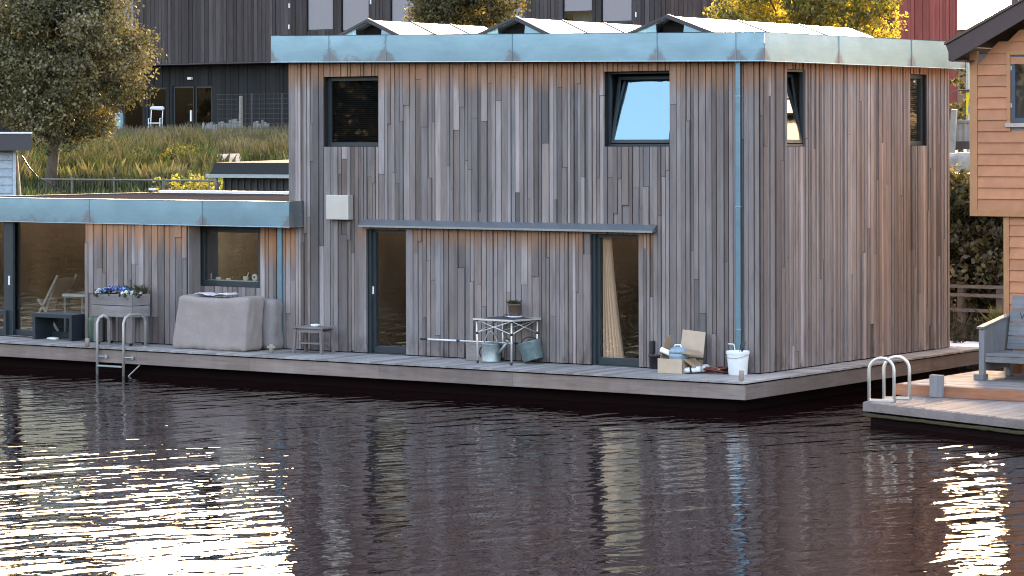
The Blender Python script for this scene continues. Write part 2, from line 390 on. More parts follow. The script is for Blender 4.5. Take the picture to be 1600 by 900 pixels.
def tone_grey():
    t = R.random(); b = R.gauss(.200, .030)
    if t > .92: b = R.uniform(.27, .35)
    elif t < .16: b = R.uniform(.11, .15)
    w_ = R.uniform(-.012, .02)
    return (b * 1.10 + w_ * .9, b * .97, b * .94 - w_ * .5)
def clad(mb, bk, fr, u0, u1, z0, ztf, ops, zt=None, wmin=.065, wmax=.15, joint=.6, tone=tone_grey, bkd=.10, shelter=None, gap=.015):
    """vertical boards of mixed width and length with openings; ztf(u) = top"""
    cuts = sorted({u0, u1, *[o[0] for o in ops], *[o[1] for o in ops]})
    cuts = [c for c in cuts if u0 <= c <= u1]
    for a, b in zip(cuts, cuts[1:]):
        if b - a < .01: continue
        ws = []
        while sum(ws) < b - a: ws.append(R.choice((R.uniform(wmin, wmin * 1.35), R.uniform(wmin * 1.3, wmax))))
        k = (b - a) / sum(ws); u = a
        mid = (a + b) / 2
        spans = [(z0, None)]
        holes = sorted((o[2], o[3]) for o in ops if o[0] < mid < o[1])
        for w_ in ws:
            w_ *= k; um = u + w_ / 2; zt_ = ztf(um); segs = []; z = z0
            for h0, h1 in holes:
                if h0 > z: segs.append((z, h0))
                z = h1
            if zt_ > z: segs.append((z, zt_))
            for s0, s1 in segs:
                js = [s0, s1]
                if s1 - s0 > .9 and R.random() < joint: js.insert(1, R.uniform(s0 + .25, s1 - .2))
                if s1 - s0 > 3.5 and R.random() < joint * .35:
                    q = R.uniform(s0 + .4, s1 - .4)
                    if min(abs(q - j) for j in js) > .5: js = sorted(js + [q])
                for j0, j1 in zip(js, js[1:]):
                    d = R.choice((.022, .030, .038, .050)) + R.uniform(-.003, .003)
                    top = (shelter if shelter else zt_ - .24)
                    for h0, h1 in holes:
                        pass
                    fr.box(mb, u + gap / 2, u + w_ - gap / 2, j0 + .003, j1 - .004, 0.0, d, tone(), top)
            u += w_
        # backing behind these boards
        z = z0
        for h0, h1 in holes + [(max(ztf(a), ztf(b)), None)]:
            if h0 > z: fr.box(bk, a, b, z, h0, -bkd, -.003)
            if h1: z = h1

def window(parent, fr, u0, u1, z0, z1, name='window', rec=.10, fw=.075, blind=False, tilt=0.0, sill=True, depth=2.2, mid=None, label=None, room=True, frm=None, fwb=None, pane=None):
    """recessed framed window or glazed door with a pane, and the room behind it"""
    frm = frm or M['frame']; fwb = fwb or fw
    mb = MB(); d1, d0 = -rec, -rec - .07
    if tilt == 0:
        for a in ((u0, u0 + fw, z0, z1), (u1 - fw, u1, z0, z1), (u0 + fw, u1 - fw, z0, z0 + fwb), (u0 + fw, u1 - fw, z1 - fw, z1)): fr.box(mb, *a, d0, d1)
    else:
        t = .04
        for a in ((u0, u0 + t, z0, z1), (u1 - t, u1, z0, z1), (u0 + t, u1 - t, z0, z0 + t), (u0 + t, u1 - t, z1 - t, z1)): fr.box(mb, *a, d0, d1)
    # inner reveal lining
    for a in ((u0 - .02, u0 - .001, z0, z1), (u1 + .001, u1 + .02, z0, z1), (u0, u1, z1 + .001, z1 + .02), (u0, u1, z0 - .02, z0 - .001)): fr.box(mb, *a, d0 + .01, -.004)
    o = mb.build(name, frm, parent, bevel=.004)
    if label: o['label'] = label
    if tilt == 0:
        pb = MB(); fr.box(pb, u0 + fw - .005, u1 - fw + .005, z0 + fwb - .005, z1 - fw + .005, d0 + .03, d0 + .042); pb.build('pane', pane or M['pane'], o)
    else:
        sb = MB(); pb = MB(); h = z1 - z0 - .10; a = rad(tilt); f2 = .06
        def q(u, t, d): return fr.p(u, z0 + .05 + t * math.cos(a) + d * math.sin(a), d0 + .035 - t * math.sin(a) + d * math.cos(a))
        def bx(m_, ua, ub, ta, tb, da, db):
            m_.hexa([q(ua, ta, db), q(ub, ta, db), q(ub, ta, da), q(ua, ta, da), q(ua, tb, db), q(ub, tb, db), q(ub, tb, da), q(ua, tb, da)])
        ua, ub = u0 + .045, u1 - .045
        for b_ in ((ua, ua + f2, 0, h), (ub - f2, ub, 0, h), (ua + f2, ub - f2, 0, f2), (ua + f2, ub - f2, h - f2, h)): bx(sb, *b_, -.03, .03)
        s_ = sb.build('sash', frm, o, bevel=.004); bx(pb, ua + f2 - .005, ub - f2 + .005, f2 - .005, h - f2 + .005, .012, .022); pb.build('pane', pane or M['mirrorpane'], o)
    if blind:
        bb = MB(); z = z0 + fwb
        while z < z1 - fw:
            p = [fr.p(u0 + fw, z, d0 - .03), fr.p(u1 - fw, z, d0 - .03), fr.p(u1 - fw, z + .030, d0 - .012), fr.p(u0 + fw, z + .030, d0 - .012)]
            bb.prism(p, fr.n * .002); z += .036
        bb.build('blind', M['blind'], o)
    if room:
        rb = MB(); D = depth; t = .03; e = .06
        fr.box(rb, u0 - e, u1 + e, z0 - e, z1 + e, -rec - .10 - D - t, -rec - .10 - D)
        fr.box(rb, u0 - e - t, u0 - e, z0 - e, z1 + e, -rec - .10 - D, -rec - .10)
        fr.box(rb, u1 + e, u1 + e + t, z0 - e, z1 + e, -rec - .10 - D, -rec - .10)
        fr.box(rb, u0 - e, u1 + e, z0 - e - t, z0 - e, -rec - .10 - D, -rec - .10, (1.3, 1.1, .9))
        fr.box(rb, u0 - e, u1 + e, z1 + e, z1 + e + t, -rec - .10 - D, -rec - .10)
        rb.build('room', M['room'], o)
    return o
M['mirrorpane_clear'] = glass('mirror_glass_clear', (.5, .6, .65), 3.0)
M['pane_wing'] = glass('wing_window_glass', (.9, .92, .9), 2.3)
M['pane_far'] = glass('far_window_glass', (.6, .62, .62), 1.4)
M['mirrorpane'] = glass('sky_tinted_glass', (.5, .6, .65), 3.3, (.55, .90, 1.0))  # blue of the mirrored sky is put into the gloss colour

# ================================================================== SETTING
mb = MB(); mb.quad((-700, -80, 0), (700, -80, 0), (700, 9.6, 0), (-700, 9.6, 0))
struct(mb.build('water', M['water']))
mb = MB(); prof = [(y, z) for y, z in TERR[1:]]
xs = [-700, -200] + [-90 + 3 * i for i in range(60)] + [200, 700]
ys = sorted({y for y, _ in prof} | {9 + i * 1.5 for i in range(36)})
for y in ys:
    for x in xs: mb.v.append((x, y, terr(y) + (.14 * noise.noise(Vector((x * .35, y * .35, 0))) if 9.5 < y < 80 else 0)))
nx = len(xs)
for j in range(len(ys) - 1):
    for i in range(nx - 1): a = j * nx + i; mb.face((a, a + 1, a + nx + 1, a + nx))
struct(mb.build('ground', M['earth'], smooth=True))
# opposite shore behind the camera, seen only as reflections in the glass
mb = MB(); prof = [(-78, -.6), (-78.05, 1.0)]
for (y0, z0), (y1, z1) in zip(prof, prof[1:]): mb.quad((-700, y1, z1), (700, y1, z1), (700, y0, z0), (-700, y0, z0))
struct(mb.build('opposite_quay', M['darkearth']))
mb = MB(); prof = [(-78.05, 1.0), (-79.0, 1.2)]
for (y0, z0), (y1, z1) in zip(prof, prof[1:]): mb.quad((-700, y1, z1), (700, y1, z1), (700, y0, z0), (-700, y0, z0))
struct(mb.build('opposite_beach_path', M['gravel']))
mb = MB(); prof = [(-79.0, 1.2), (-90, 2.1), (-900, 2.2)]
for (y0, z0), (y1, z1) in zip(prof, prof[1:]): mb.quad((-700, y1, z1), (700, y1, z1), (700, y0, z0), (-700, y0, z0))
struct(mb.build('opposite_bank', M['darkearth']))

# ================================================================== HOUSEBOAT
DZ = .5                                             # deck height above the water
hb = thing('houseboat', 'grey weathered timber houseboat, two storeys plus low wing, zinc roof edges, wraparound deck', 'houseboat')
XL, XW = -9.847, -18.0                              # left edge of the tall part, far end of the wing
DY = 6.94
def ztopF(u): return 5.57 + (5.737 - 5.57) * (u / XL) + .05
def ztopS(u): return 5.57 + .03 * u / DY + .05
W1 = (-9.02, -7.78, 4.20, 5.456); W3 = (-2.985, -1.70, 4.20, 5.456)
D1 = (-8.04, -7.16, .515, 2.72); D2 = (-3.26, -2.30, .515, 2.72)
S1 = (.834, 1.50, 4.195, 5.47); S2 = (5.377, 6.02, 4.195, 5.47)
mb, bk = MB(), MB()
# the board field above the awning is a separate course: split the front at the awning
AW = 2.78
def clad_front():
    L, Rr = -8.22, -2.02                            # awning span
    clad(mb, bk, FRONT, XL, L, DZ + .015, ztopF, [W1], joint=.4)
    clad(mb, bk, FRONT, Rr, 0.0, DZ + .015, ztopF, [W3], joint=.4)
    clad(mb, bk, FRONT, L, Rr, AW + .03, ztopF, [W1, W3], joint=.65)
    clad(mb, bk, FRONT, L, Rr, DZ + .015, lambda u: AW - .01, [D1, D2], joint=.45, shelter=AW - .05)
# W1 and W3 straddle the awning ends, so clip the openings per field
_clad = clad
def clad(mb, bk, fr, u0, u1, z0, ztf, ops, **k):
    ops = [(max(o[0], u0), min(o[1], u1), o[2], o[3]) for o in ops if o[1] > u0 and o[0] < u1]
    _clad(mb, bk, fr, u0, u1, z0, ztf, ops, **k)
clad_front()
clad(mb, bk, SIDE, 0.012, DY, DZ + .015, ztopS, [S1, S2], wmin=.065, wmax=.13, joint=.4, shelter=5.57)
mb.build('cladding', M['clad'], hb); bk.build('wall', M['backing'], hb)
# far walls and floor plate so the house is closed from every side
mb = MB(); mb.box(XL - .02, XL + .06, .10, DY, DZ, 5.72); mb.box(XL, 0, DY - .08, DY, DZ, 5.62); mb.build('rear_wall', M['slate'], hb)
mb = MB(); mb.hexa([(XL, .02, 5.70), (-.02, .02, 5.54), (-.02, DY - .1, 5.54), (XL, DY - .1, 5.70), (XL, .02, 5.98), (-.02, .02, 5.88), (-.02, DY - .1, 5.88), (XL, DY - .1, 5.98)])
mb.build('roof_deck', M['roofgrey'], hb)
# fascia: front and side, made of folded sheets with standing seams
OV = .23
cFL, cFR, cBR, cBL = (XL - OV, -OV), (OV, -OV), (OV, DY + OV), (XL - OV, DY + OV)
def lerp(a, b, t): return a + (b - a) * t
fz = {'FL': (onY(424, 96.5, -OV).z, onY(424, 56.5, -OV).z), 'FR': (onY(1192, 94.5, -OV).z, onY(1192, 50.5, -OV).z), 'BR': (onX(1508, 107, OV).z, onX(1508, 66.5, OV).z)}
def fascia(p0, p1, z0, z1, cuts, n):
    m_ = MB(); n = Vector(n); cuts = [0, *cuts, 1]
    for i, (a, b) in enumerate(zip(cuts, cuts[1:])):
        q0, q1 = Vector((*p0, 0)).lerp(Vector((*p1, 0)), a), Vector((*p0, 0)).lerp(Vector((*p1, 0)), b)
        N = 24; tn = R.uniform(.92, 1.05); c = (tn, tn, tn)
        base = len(m_.v)
        for k in range(N + 1):
            t = a + (b - a) * k / N; u = q0.lerp(q1, k / N)
            zb, zt = lerp(z0[0], z1[0], t), lerp(z0[1], z1[1], t)
            wob = .006 * math.sin(k / N * math.pi * 3 + i)
            edge = min(k, N - k) / N * (q1 - q0).length
            for j in range(7):
                h = j / 6; bulge = math.sin(h * math.pi) * (.003 + wob * .3)
                m_.seam[len(m_.v)] = max(0, .52 - h * .9) * .8 + max(0, .66 - edge * 2.9) * (1 - h * .55) * .9 + (.16 if i == 1 and n.y < -.5 else 0)
                m_.v.append(tuple(u + n * bulge + Vector((0, 0, zb + (zt - zb) * h))))
        for k in range(N):
            for j in range(6): v0 = base + k * 7 + j; m_.face((v0, v0 + 7, v0 + 8, v0 + 1), c)
        if i: m_.bar(q0 + n * .004 + Vector((0, 0, lerp(z0[0], z1[0], a) + .005)), q0 + n * .004 + Vector((0, 0, lerp(z0[1], z1[1], a))), .012, .012, (.75, .75, .75))
    # top fold, bottom drip edge and soffit behind the sheet
    P0, P1 = Vector((*p0, 0)), Vector((*p1, 0)); i_ = -n
    Z = lambda z: Vector((0, 0, z))
    m_.hexa([P0 + Z(z0[1]), P1 + Z(z1[1]), P1 + i_ * .16 + Z(z1[1]), P0 + i_ * .16 + Z(z0[1]), P0 + n * .012 + Z(z0[1] + .012), P1 + n * .012 + Z(z1[1] + .012), P1 + i_ * .16 + Z(z1[1] + .012), P0 + i_ * .16 + Z(z0[1] + .012)])
    m_.hexa([P0 + n * .012 + Z(z0[0] - .012), P1 + n * .012 + Z(z1[0] - .012), P1 + i_ * .02 + Z(z1[0] - .012), P0 + i_ * .02 + Z(z0[0] - .012), P0 + n * .012 + Z(z0[0]), P1 + n * .012 + Z(z1[0]), P1 + i_ * .02 + Z(z1[0]), P0 + i_ * .02 + Z(z0[0])], (1.7, 1.6, 1.55))
    return m_
fr_cuts = [(p - 424) / (1192 - 424) * 1.0 for p in (524, 620, 823, 1040, 1152)]
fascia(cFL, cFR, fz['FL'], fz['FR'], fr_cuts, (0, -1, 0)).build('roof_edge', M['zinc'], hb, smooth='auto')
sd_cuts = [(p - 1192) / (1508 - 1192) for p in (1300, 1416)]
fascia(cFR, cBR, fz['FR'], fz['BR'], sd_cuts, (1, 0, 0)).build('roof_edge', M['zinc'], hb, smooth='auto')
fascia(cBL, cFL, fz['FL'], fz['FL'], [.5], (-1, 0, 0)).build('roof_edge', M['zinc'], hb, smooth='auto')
mb = MB()                                           # dark soffit between wall and sheet
mb.hexa([(XL - OV + .02, -OV + .02, fz['FL'][0] - .006), (OV - .02, -OV + .02, fz['FR'][0] - .006), (OV - .02, .1, fz['FR'][0] - .006), (XL - OV + .02, .1, fz['FL'][0] - .006)] + [(XL - OV + .02, -OV + .02, fz['FL'][0] + .05), (OV - .02, -OV + .02, fz['FR'][0] + .05), (OV - .02, .1, fz['FR'][0] + .05), (XL - OV + .02, .1, fz['FL'][0] + .05)])
mb.hexa([(-.1, .1, fz['FR'][0] - .006), (OV - .02, .1, fz['FR'][0] - .006), (OV - .02, DY + .1, fz['BR'][0] - .006), (-.1, DY + .1, fz['BR'][0] - .006), (-.1, .1, fz['FR'][0] + .05), (OV - .02, .1, fz['FR'][0] + .05), (OV - .02, DY + .1, fz['BR'][0] + .05), (-.1, DY + .1, fz['BR'][0] + .05)])
mb.build('soffit', M['backing'], hb)
# three ridged skylight roofs running back from the front edge
YG = .30
for pl, pk, pr, far in ((497, (576, 34), 652, 756), (716, (806, 30.5), 879, 1000), (960, (1044, 28), 1130, 1362)):
    a = onY(pl, 57, YG); k = onY(*pk, YG); b = onY(pr, 54, YG); zb = 5.93
    hL = (k.z - zb); a = Vector((a.x - .1, YG, zb)); b = Vector((b.x + .1, YG, zb))
    # length: keep the ridge horizontal and end it where it ends in the survey
    d = ray(far, pk[1] + 12); yb = min(DY - .2, CY + (k.x - CX) * d.y / d.x)
    L = Vector((0, yb - YG, 0))
    sk = MB(); th = Vector((0, 0, .03))
    sk.hexa([k, b, b + L, k + L, k + th, b + th, b + L + th, k + L + th])
    sk.hexa([a, k, k + L, a + L, a + th, k + th, k + L + th, a + L + th])
    o = sk.build('skylight_roof', M['roofwhite'], hb)
    se = MB()                                       # sheet joints across the slope, dark edge trims along the gable
    for t in (.36, .70):
        q = L * t; se = MB(); se.bar(k + q + th * 1.1, b + q + th * 1.1, .045, .03); se.build('seam', M['slate'], o)
    se = MB(); se.bar(k + th + Vector((0, -.02, 0)), b + th + Vector((0, -.02, 0)), .05, .07); se.build('verge_trim', M['slate'], o)
    se = MB(); se.bar(a + th + Vector((0, -.02, 0)), k + th + Vector((0, -.02, 0)), .05, .045); se.build('verge_trim', M['slate'], o)
    # gable: two zinc cheeks with the dark opening between
    op_l, op_r = lerp(a.x, b.x, .395), lerp(a.x, b.x, .635)
    def hz(x): return lerp(zb, k.z, (x - a.x) / (k.x - a.x)) if x < k.x else lerp(zb, k.z, (b.x - x) / (b.x - k.x))
    gb = MB(); y = Vector((0, .03, 0))
    gb.prism([a, Vector((op_l + .04, YG, zb)), Vector((op_l, YG, hz(op_l) - .01))], y)
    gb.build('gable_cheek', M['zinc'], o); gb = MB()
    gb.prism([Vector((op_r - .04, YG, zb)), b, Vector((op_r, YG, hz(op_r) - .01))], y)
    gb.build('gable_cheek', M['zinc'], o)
    gb = MB(); gb.prism([Vector((op_l - .02, YG + .25, zb)), Vector((op_r + .02, YG + .25, zb)), Vector((op_r, YG + .25, hz(op_r))), k + Vector((0, .25, 0)), Vector((op_l, YG + .25, hz(op_l)))], y)
    gb.build('gable_opening', M['backing'], o)

# windows and doors
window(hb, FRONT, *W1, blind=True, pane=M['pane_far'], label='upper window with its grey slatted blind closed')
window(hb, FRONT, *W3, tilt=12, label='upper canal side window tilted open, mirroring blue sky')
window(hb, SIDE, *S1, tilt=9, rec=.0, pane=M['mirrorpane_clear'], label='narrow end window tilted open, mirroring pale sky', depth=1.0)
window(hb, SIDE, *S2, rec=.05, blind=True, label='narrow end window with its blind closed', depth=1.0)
def glass_door(fr, u0, u1, z0, z1, label):
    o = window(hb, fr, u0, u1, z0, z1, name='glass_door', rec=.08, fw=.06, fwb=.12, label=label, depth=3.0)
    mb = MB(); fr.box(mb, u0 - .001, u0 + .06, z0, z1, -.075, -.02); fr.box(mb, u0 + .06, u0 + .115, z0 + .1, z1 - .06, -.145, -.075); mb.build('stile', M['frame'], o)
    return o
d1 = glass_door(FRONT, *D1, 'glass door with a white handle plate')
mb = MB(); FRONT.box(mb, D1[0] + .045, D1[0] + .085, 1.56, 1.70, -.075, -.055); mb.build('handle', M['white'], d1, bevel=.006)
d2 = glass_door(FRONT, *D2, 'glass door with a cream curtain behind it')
for D in (D1, D2):                                   # pale reveal board left of each door
    mb = MB(); FRONT.box(mb, D[0] - .11, D[0] - .005, DZ + .02, AW - .03, .036, .044, tone_grey(), 9); FRONT.box(mb, D[1] + .005, D[1] + .15, DZ + .02, AW - .03, .036, .044, tone_grey(), 9)
    mb.build('door_trim', M['clad'], hb)
# thin awning ledge
mb = MB(); a0 = onY(562, 349, -.15).x; a1 = onY(1021, 355, -.15).x
mb.hexa([(a0, -.19, AW - .015), (a1, -.19, AW - .015), (a1, -.037, AW - .0), (a0, -.037, AW - .0), (a0, -.19, AW + .02), (a1, -.19, AW + .02), (a1, -.037, AW + .12), (a0, -.037, AW + .12)])
mb.build('awning', M['zinc_dark'], hb)
# downpipe on the tall part and at the wing
mb = MB(); x = onY(1155.5, 300, -.06).x; mb.box(x - .042, x + .042, -.115, -.045, DZ + .25, 5.62, (.72, .74, .76)); 
for z in (1.2, 3.2, 5.0): mb.box(x - .05, x + .05, -.12, -.034, z, z + .03)
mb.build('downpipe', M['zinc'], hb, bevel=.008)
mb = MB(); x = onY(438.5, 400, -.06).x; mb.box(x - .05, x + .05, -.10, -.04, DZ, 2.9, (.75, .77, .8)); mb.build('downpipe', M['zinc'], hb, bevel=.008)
# pale metal junction box on the wall and dark wall lamp by the corner
mb = MB(); a = onY(511, 343, -.15); b = onY(546, 305, -.15); mb.box(a.x, b.x, -.19, -.036, a.z, b.z); o = mb.build('wall_box', M['boxsteel'], hb, bevel=.012)
mb = MB(); a = onY(1014.5, 552, -.1); b = onY(1021, 533, -.1); mb.box(a.x, b.x, -.11, -.036, a.z, b.z); mb.build('wall_socket', M['black'], hb, bevel=.01)

# ---- low wing
zwb, zwt = onY(452, 354.5, -.44).z, onY(452, 316, -.44).z
wx1 = onY(452, 330, -.44).x; rx0, rx1 = onY(293, 450, -.36).x, XL
mb, bk = MB(), MB()
BW = (onY(0, 450, -.36).x - 1.0, onY(135, 450, -.36).x, .53, 2.86)   # big sliding window
SWa, SWb = onY(311, 446, -.0), onY(408, 356, -.0); SW = (SWa.x, SWb.x, SWa.z, SWb.z)
clad(mb, bk, WINGF, XW, rx0, DZ + .015, lambda u: zwb + .02, [BW], joint=.6, shelter=zwb - .06, wmin=.09, wmax=.17)
clad(mb, bk, FRONT, rx0 + .02, XL + .30, DZ + .015, lambda u: zwb + .02, [SW], joint=.4, shelter=zwb - .30, wmin=.09, wmax=.16)
mb.box(rx0 + .002, rx0 + .03, -.352, -.03, DZ + .015, zwb + .02, (.22, .2, .19), zwb + .25)
mb.build('wing_cladding', M['clad_wing'], hb); bk.build('wing_wall', M['backing'], hb)
mb = MB(); mb.box(XW - .25, XW - .1, -.3, 5.4, DZ, 3.2); mb.build('wing_end_wall', M['slate'], hb); mb = MB(); mb.box(XW, XL - .03, 5.3, 5.4, DZ, 3.2); mb.build('wing_rear_wall', M['slate'], hb)
mb = MB(); mb.box(XW, XL - .025, -.40, 5.6, zwb + .01, zwt - .03); mb.build('wing_roof', M['roofgrey'], hb)
mb = MB(); mb.box(XW, XL - .025, 5.52, 5.66, zwt - .03, zwt + .05); mb.build('wing_roof_upstand', M['roofwhite'], hb)
k = [(onY(p, 330, -.44).x - XW - .0) / (wx1 - XW) for p in (-160, 140, 316)]
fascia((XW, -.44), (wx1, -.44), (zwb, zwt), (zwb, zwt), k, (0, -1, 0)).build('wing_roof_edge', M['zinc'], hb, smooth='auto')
fascia((wx1, -.44), (wx1, -.04), (zwb, zwt), (zwb, zwt), [], (1, 0, 0)).build('wing_roof_edge', M['zinc_dark'], hb, smooth='auto')
mb = MB(); mb.box(XW, wx1 - .03, -.42, .0, zwb - .004, zwb + .012); mb.build('wing_soffit', M['plank_x'], hb)
bw = window(hb, WINGF, *BW, name='sliding_window', rec=.10, fw=.06, fwb=.10, depth=3.4, pane=M['pane_wing'], label='wide sliding window at the left end of the wing')
mb = MB(); x = onY(16, 450, -.4).x; y = onY(2, 450, -.4).x
WINGF.box(mb, y, x, .53, 2.86, -.09, -.03); mb.build('mullion', M['frame'], bw)
mb = MB(); WINGF.box(mb, x - .11, x - .07, 1.5, 1.68, -.03, -.01); mb.build('handle', M['white'], bw, bevel=.005)
window(hb, FRONT, *SW, rec=.03, fw=.10, pane=M['pane_wing'], label='low square window with small ornaments on its sill')

# ---- deck and hull
A_, B_ = 1.43, .55
bd = MB()
def deck_tone(): b = R.uniform(.22, .36); return (b * 1.03, b, b * .97)
x = XW - 1
while x < B_ - .01:                                  # planks across the front deck
    x2 = min(x + .135, B_); bd.box(x, x2 - .006, -A_ - .035 - R.uniform(0, .008), -.005 if x > rx0 else -.005, DZ - .03, DZ + R.uniform(-.003, .002), deck_tone()); x = x2
bd.build('deck', M['plank_y'], hb)
bd = MB(); y = 0.0
while y < DY + .3:
    y2 = y + .135; bd.box(.0, B_ + .035, y, y2 - .006, DZ - .03, DZ + R.uniform(-.003, .002), deck_tone()); y = y2
bd.build('deck', M['plank_x'], hb)
rm = MB(); zb_ = .215
xs_ = [XW - 1, -17.3, -14.4, -12.3, -9.6, -6.7, -3.9, B_]
for a, b in zip(xs_, xs_[1:]): t = R.uniform(.16, .21); rm.box(a + .002, b - .002, -A_ + .0, -A_ + .04, zb_, DZ - .055, (t * 1.26, t, t * .88))
rm.build('deck_rim', M['plank_x'], hb)
rm = MB(); ys_ = [-A_, 2.6, 5.1, DY + .3]
for a, b in zip(ys_, ys_[1:]): t = R.uniform(.13, .165); rm.box(B_ - .04, B_ + .0, a + .002, b - .002, zb_, DZ - .055, (t * 1.2, t, t * .9))
rm.build('deck_rim', M['plank_y'], hb)
hl = MB(); hl.box(XW - 1, B_ - .35, -A_ + .35, DY, -.8, DZ - .034); hl.build('hull', M['hull'], hb)
# rear terrace plate
mb = MB(); mb.box(XW, B_, DY + .3, DY + 1.6, DZ - .12, DZ - .004); mb.build('rear_deck', M['plank_x'], hb)
# ================================================================== LAND BEHIND
def lmesh(name, V, F, cols, mat, parent=None):
    me = bpy.data.meshes.new(name); me.vertices.add(len(V)); me.vertices.foreach_set('co', np.asarray(V, np.float32).ravel())
    n = F.shape[1]; me.loops.add(F.size); me.loops.foreach_set('vertex_index', F.astype(np.int32).ravel())
    me.polygons.add(len(F)); me.polygons.foreach_set('loop_start', np.arange(0, F.size, n, dtype=np.int32)); me.polygons.foreach_set('loop_total', np.full(len(F), n, np.int32))
    me.materials.append(mat); a = me.attributes.new('tone', 'FLOAT_COLOR', 'FACE')
    c4 = np.ones((len(F), 4), np.float32); c4[:, :3] = cols; a.data.foreach_set('color', c4.ravel())
    me.update(calc_edges=True); me.validate()
    o = bpy.data.objects.new(name, me); C.objects.link(o)
    if parent: o.parent = parent
    return o
rg = np.random.default_rng(5)
def leaves(name, blobs, per, size, tones, parent, mat=None, shell=.55, droop=.2, aspect=.62):
    """leaf clumps: blobs = (x, y, z, rx, ry, rz); leaves sit mostly near each blob's outside, in small sprays"""
    P, S, T = [], [], []
    for (x, y, z, rx, ry, rz) in blobs:
        n = max(8, int(per * (rx * ry * rz) ** (2 / 3) * rg.uniform(.8, 1.2))); sp = max(3, n // 7)
        d = rg.normal(size=(sp, 3)); d /= np.linalg.norm(d, axis=1)[:, None]
        r = shell + (1 - shell) * rg.random(sp) ** .5; r *= 1 + .18 * rg.normal(size=sp)
        c = d * r[:, None]
        q = np.repeat(c, 7, axis=0) + rg.normal(size=(sp * 7, 3)) * .13
        P.append(np.array([x, y, z]) + q * np.array([rx, ry, rz])); t = tones[rg.integers(len(tones))]
        tt = np.array(t)[None] * (1 + .28 * rg.normal(size=(sp, 1))).clip(.45, 1.8); tt = np.repeat(tt, 7, axis=0) * (1 + .16 * rg.normal(size=(sp * 7, 1))).clip(.5, 1.6); T.append(tt)
    P = np.concatenate(P); T = np.concatenate(T).clip(.003, .9); N = len(P)
    a = rg.normal(size=(N, 3)); a[:, 2] -= droop; a /= np.linalg.norm(a, axis=1)[:, None]
    b = np.cross(a, rg.normal(size=(N, 3))); b /= np.linalg.norm(b, axis=1)[:, None]
    s = (size * rg.uniform(.6, 1.35, N))[:, None]
    V = np.stack([P - a * s * .5, P + b * s * aspect * .5 - a * s * .05, P + a * s * .5, P - b * s * aspect * .5 - a * s * .05], 1).reshape(-1, 3)
    F = np.arange(N * 4).reshape(-1, 4)
    return lmesh(name, V, F, T, mat or M['leaf'], parent)
def tree(name, label, px, y, height, crown, blobs_n, per, size, tones, group=None, trunk_r=.2, fork=.35, cat='tree', shape=1.0, bs=(.17, .34), lm=None):
    b = gp(px, y); t = thing(name, label, cat, b, group=group)
    cz0, cz1, rx = crown; mb = MB(); top = cz0 + (cz1 - cz0) * .75
    pts = [Vector((rg.normal() * .06 * i, rg.normal() * .06 * i, top * i / 6)) for i in range(7)]; pts[0].z = -.3
    mb.tube(pts, [trunk_r * (1.25 if i == 0 else 1 - .14 * i) for i in range(7)], 9)
    bl = []
    for k in range(blobs_n):
        h = rg.random() ** .9; z = cz0 + (cz1 - cz0) * h
        env = rx * (math.sin(math.pi * min(.98, max(.06, .12 + .80 * h))) ** .6) * shape
        a = rg.random() * 6.283; rr = env * math.sqrt(rg.random()) * .92; s = rx * rg.uniform(*bs)
        c = Vector((math.cos(a) * rr, math.sin(a) * rr, z)); bl.append((c.x, c.y, c.z, s * 1.15, s * 1.15, s * .85))
        if k % 3 == 0:
            i = max(1, min(5, int((z / top) * 6 * fork + 1.5))); s0 = pts[i]
            mb.tube([s0, s0.lerp(c, .5) + Vector((0, 0, -.08 * rr)), c], [trunk_r * .38, trunk_r * .22, .02], 6, cap=False)
    mb.build('trunk', M['bark'], t, smooth=True)
    leaves('crown', bl, per, size, tones, t, lm)
    return t

# ---- the long dark clad building
YB = 55.5
BF = Fr((0, YB, 0), (1, 0, 0), (0, -1, 0))
bldg = thing('timber_building', 'long dark timber clad building with pale blinds in its upper windows', 'building', (0, 0, 0))
def bx(px): return gx(px, YB)
zTop = 12.3; zMid = onY(330, 98, YB).z; zLow = terr(YB) - .3
xa, xb, xc, xd, xe = bx(-260), bx(1034), bx(1404), bx(1494), bx(1494)
def tone_dark():
    b = R.uniform(.028, .072); return (b * 1.10, b * .95, b * .97)
def tone_brown():
    b = R.uniform(.030, .060); return (b * 1.35, b * .95, b * .9)
def tone_red():
    b = R.uniform(.75, 1.2); return (.26 * b, .062 * b, .052 * b)
def tone_black():
    b = R.uniform(.009, .018); return (b * .85, b * 1.0, b * 1.15)
def op(p0, p1, y0, y1): a = onY(p0, y1, YB); b = onY(p1, y0, YB); return (a.x, b.x, a.z, b.z)
ups = [op(178, 209, -40, 57), op(480, 521, -40, 49), op(534, 577, -40, 50), op(611, 652, -40, 55), op(668, 700, -40, 55), op(776, 817, -40, 34), op(880, 926, -40, 36), op(940, 988, -40, 36)]
mb, bk = MB(), MB()
clad(mb, bk, BF, xa, xb, zMid, lambda u: zTop, ups, joint=.0, tone=tone_dark, wmin=.16, wmax=.26, gap=.02, shelter=0)
mb.build('upper_cladding', M['dark_clad'], bldg); bk.build('upper_wall', M['backing'], bldg)
for i, o_ in enumerate(ups):
    w_ = window(bldg, BF, *o_, rec=.06, fw=.07, room=False, pane=M['pane_far'])
    q = MB()
    zs = o_[2] + .07
    if i == 6: zs = onY(900, 17, YB).z
    BF.box(q, o_[0] + .06, o_[1] - .06, zs, o_[3] - .04, -.045, -.025); q.build('blind', M['bblind'], w_)
    q = MB(); BF.box(q, o_[0], o_[1], o_[2], o_[3], -.8, -.75, (1, 1, 1)); q.build('room', M['room'] if i != 6 else M['roofwhite'], w_)
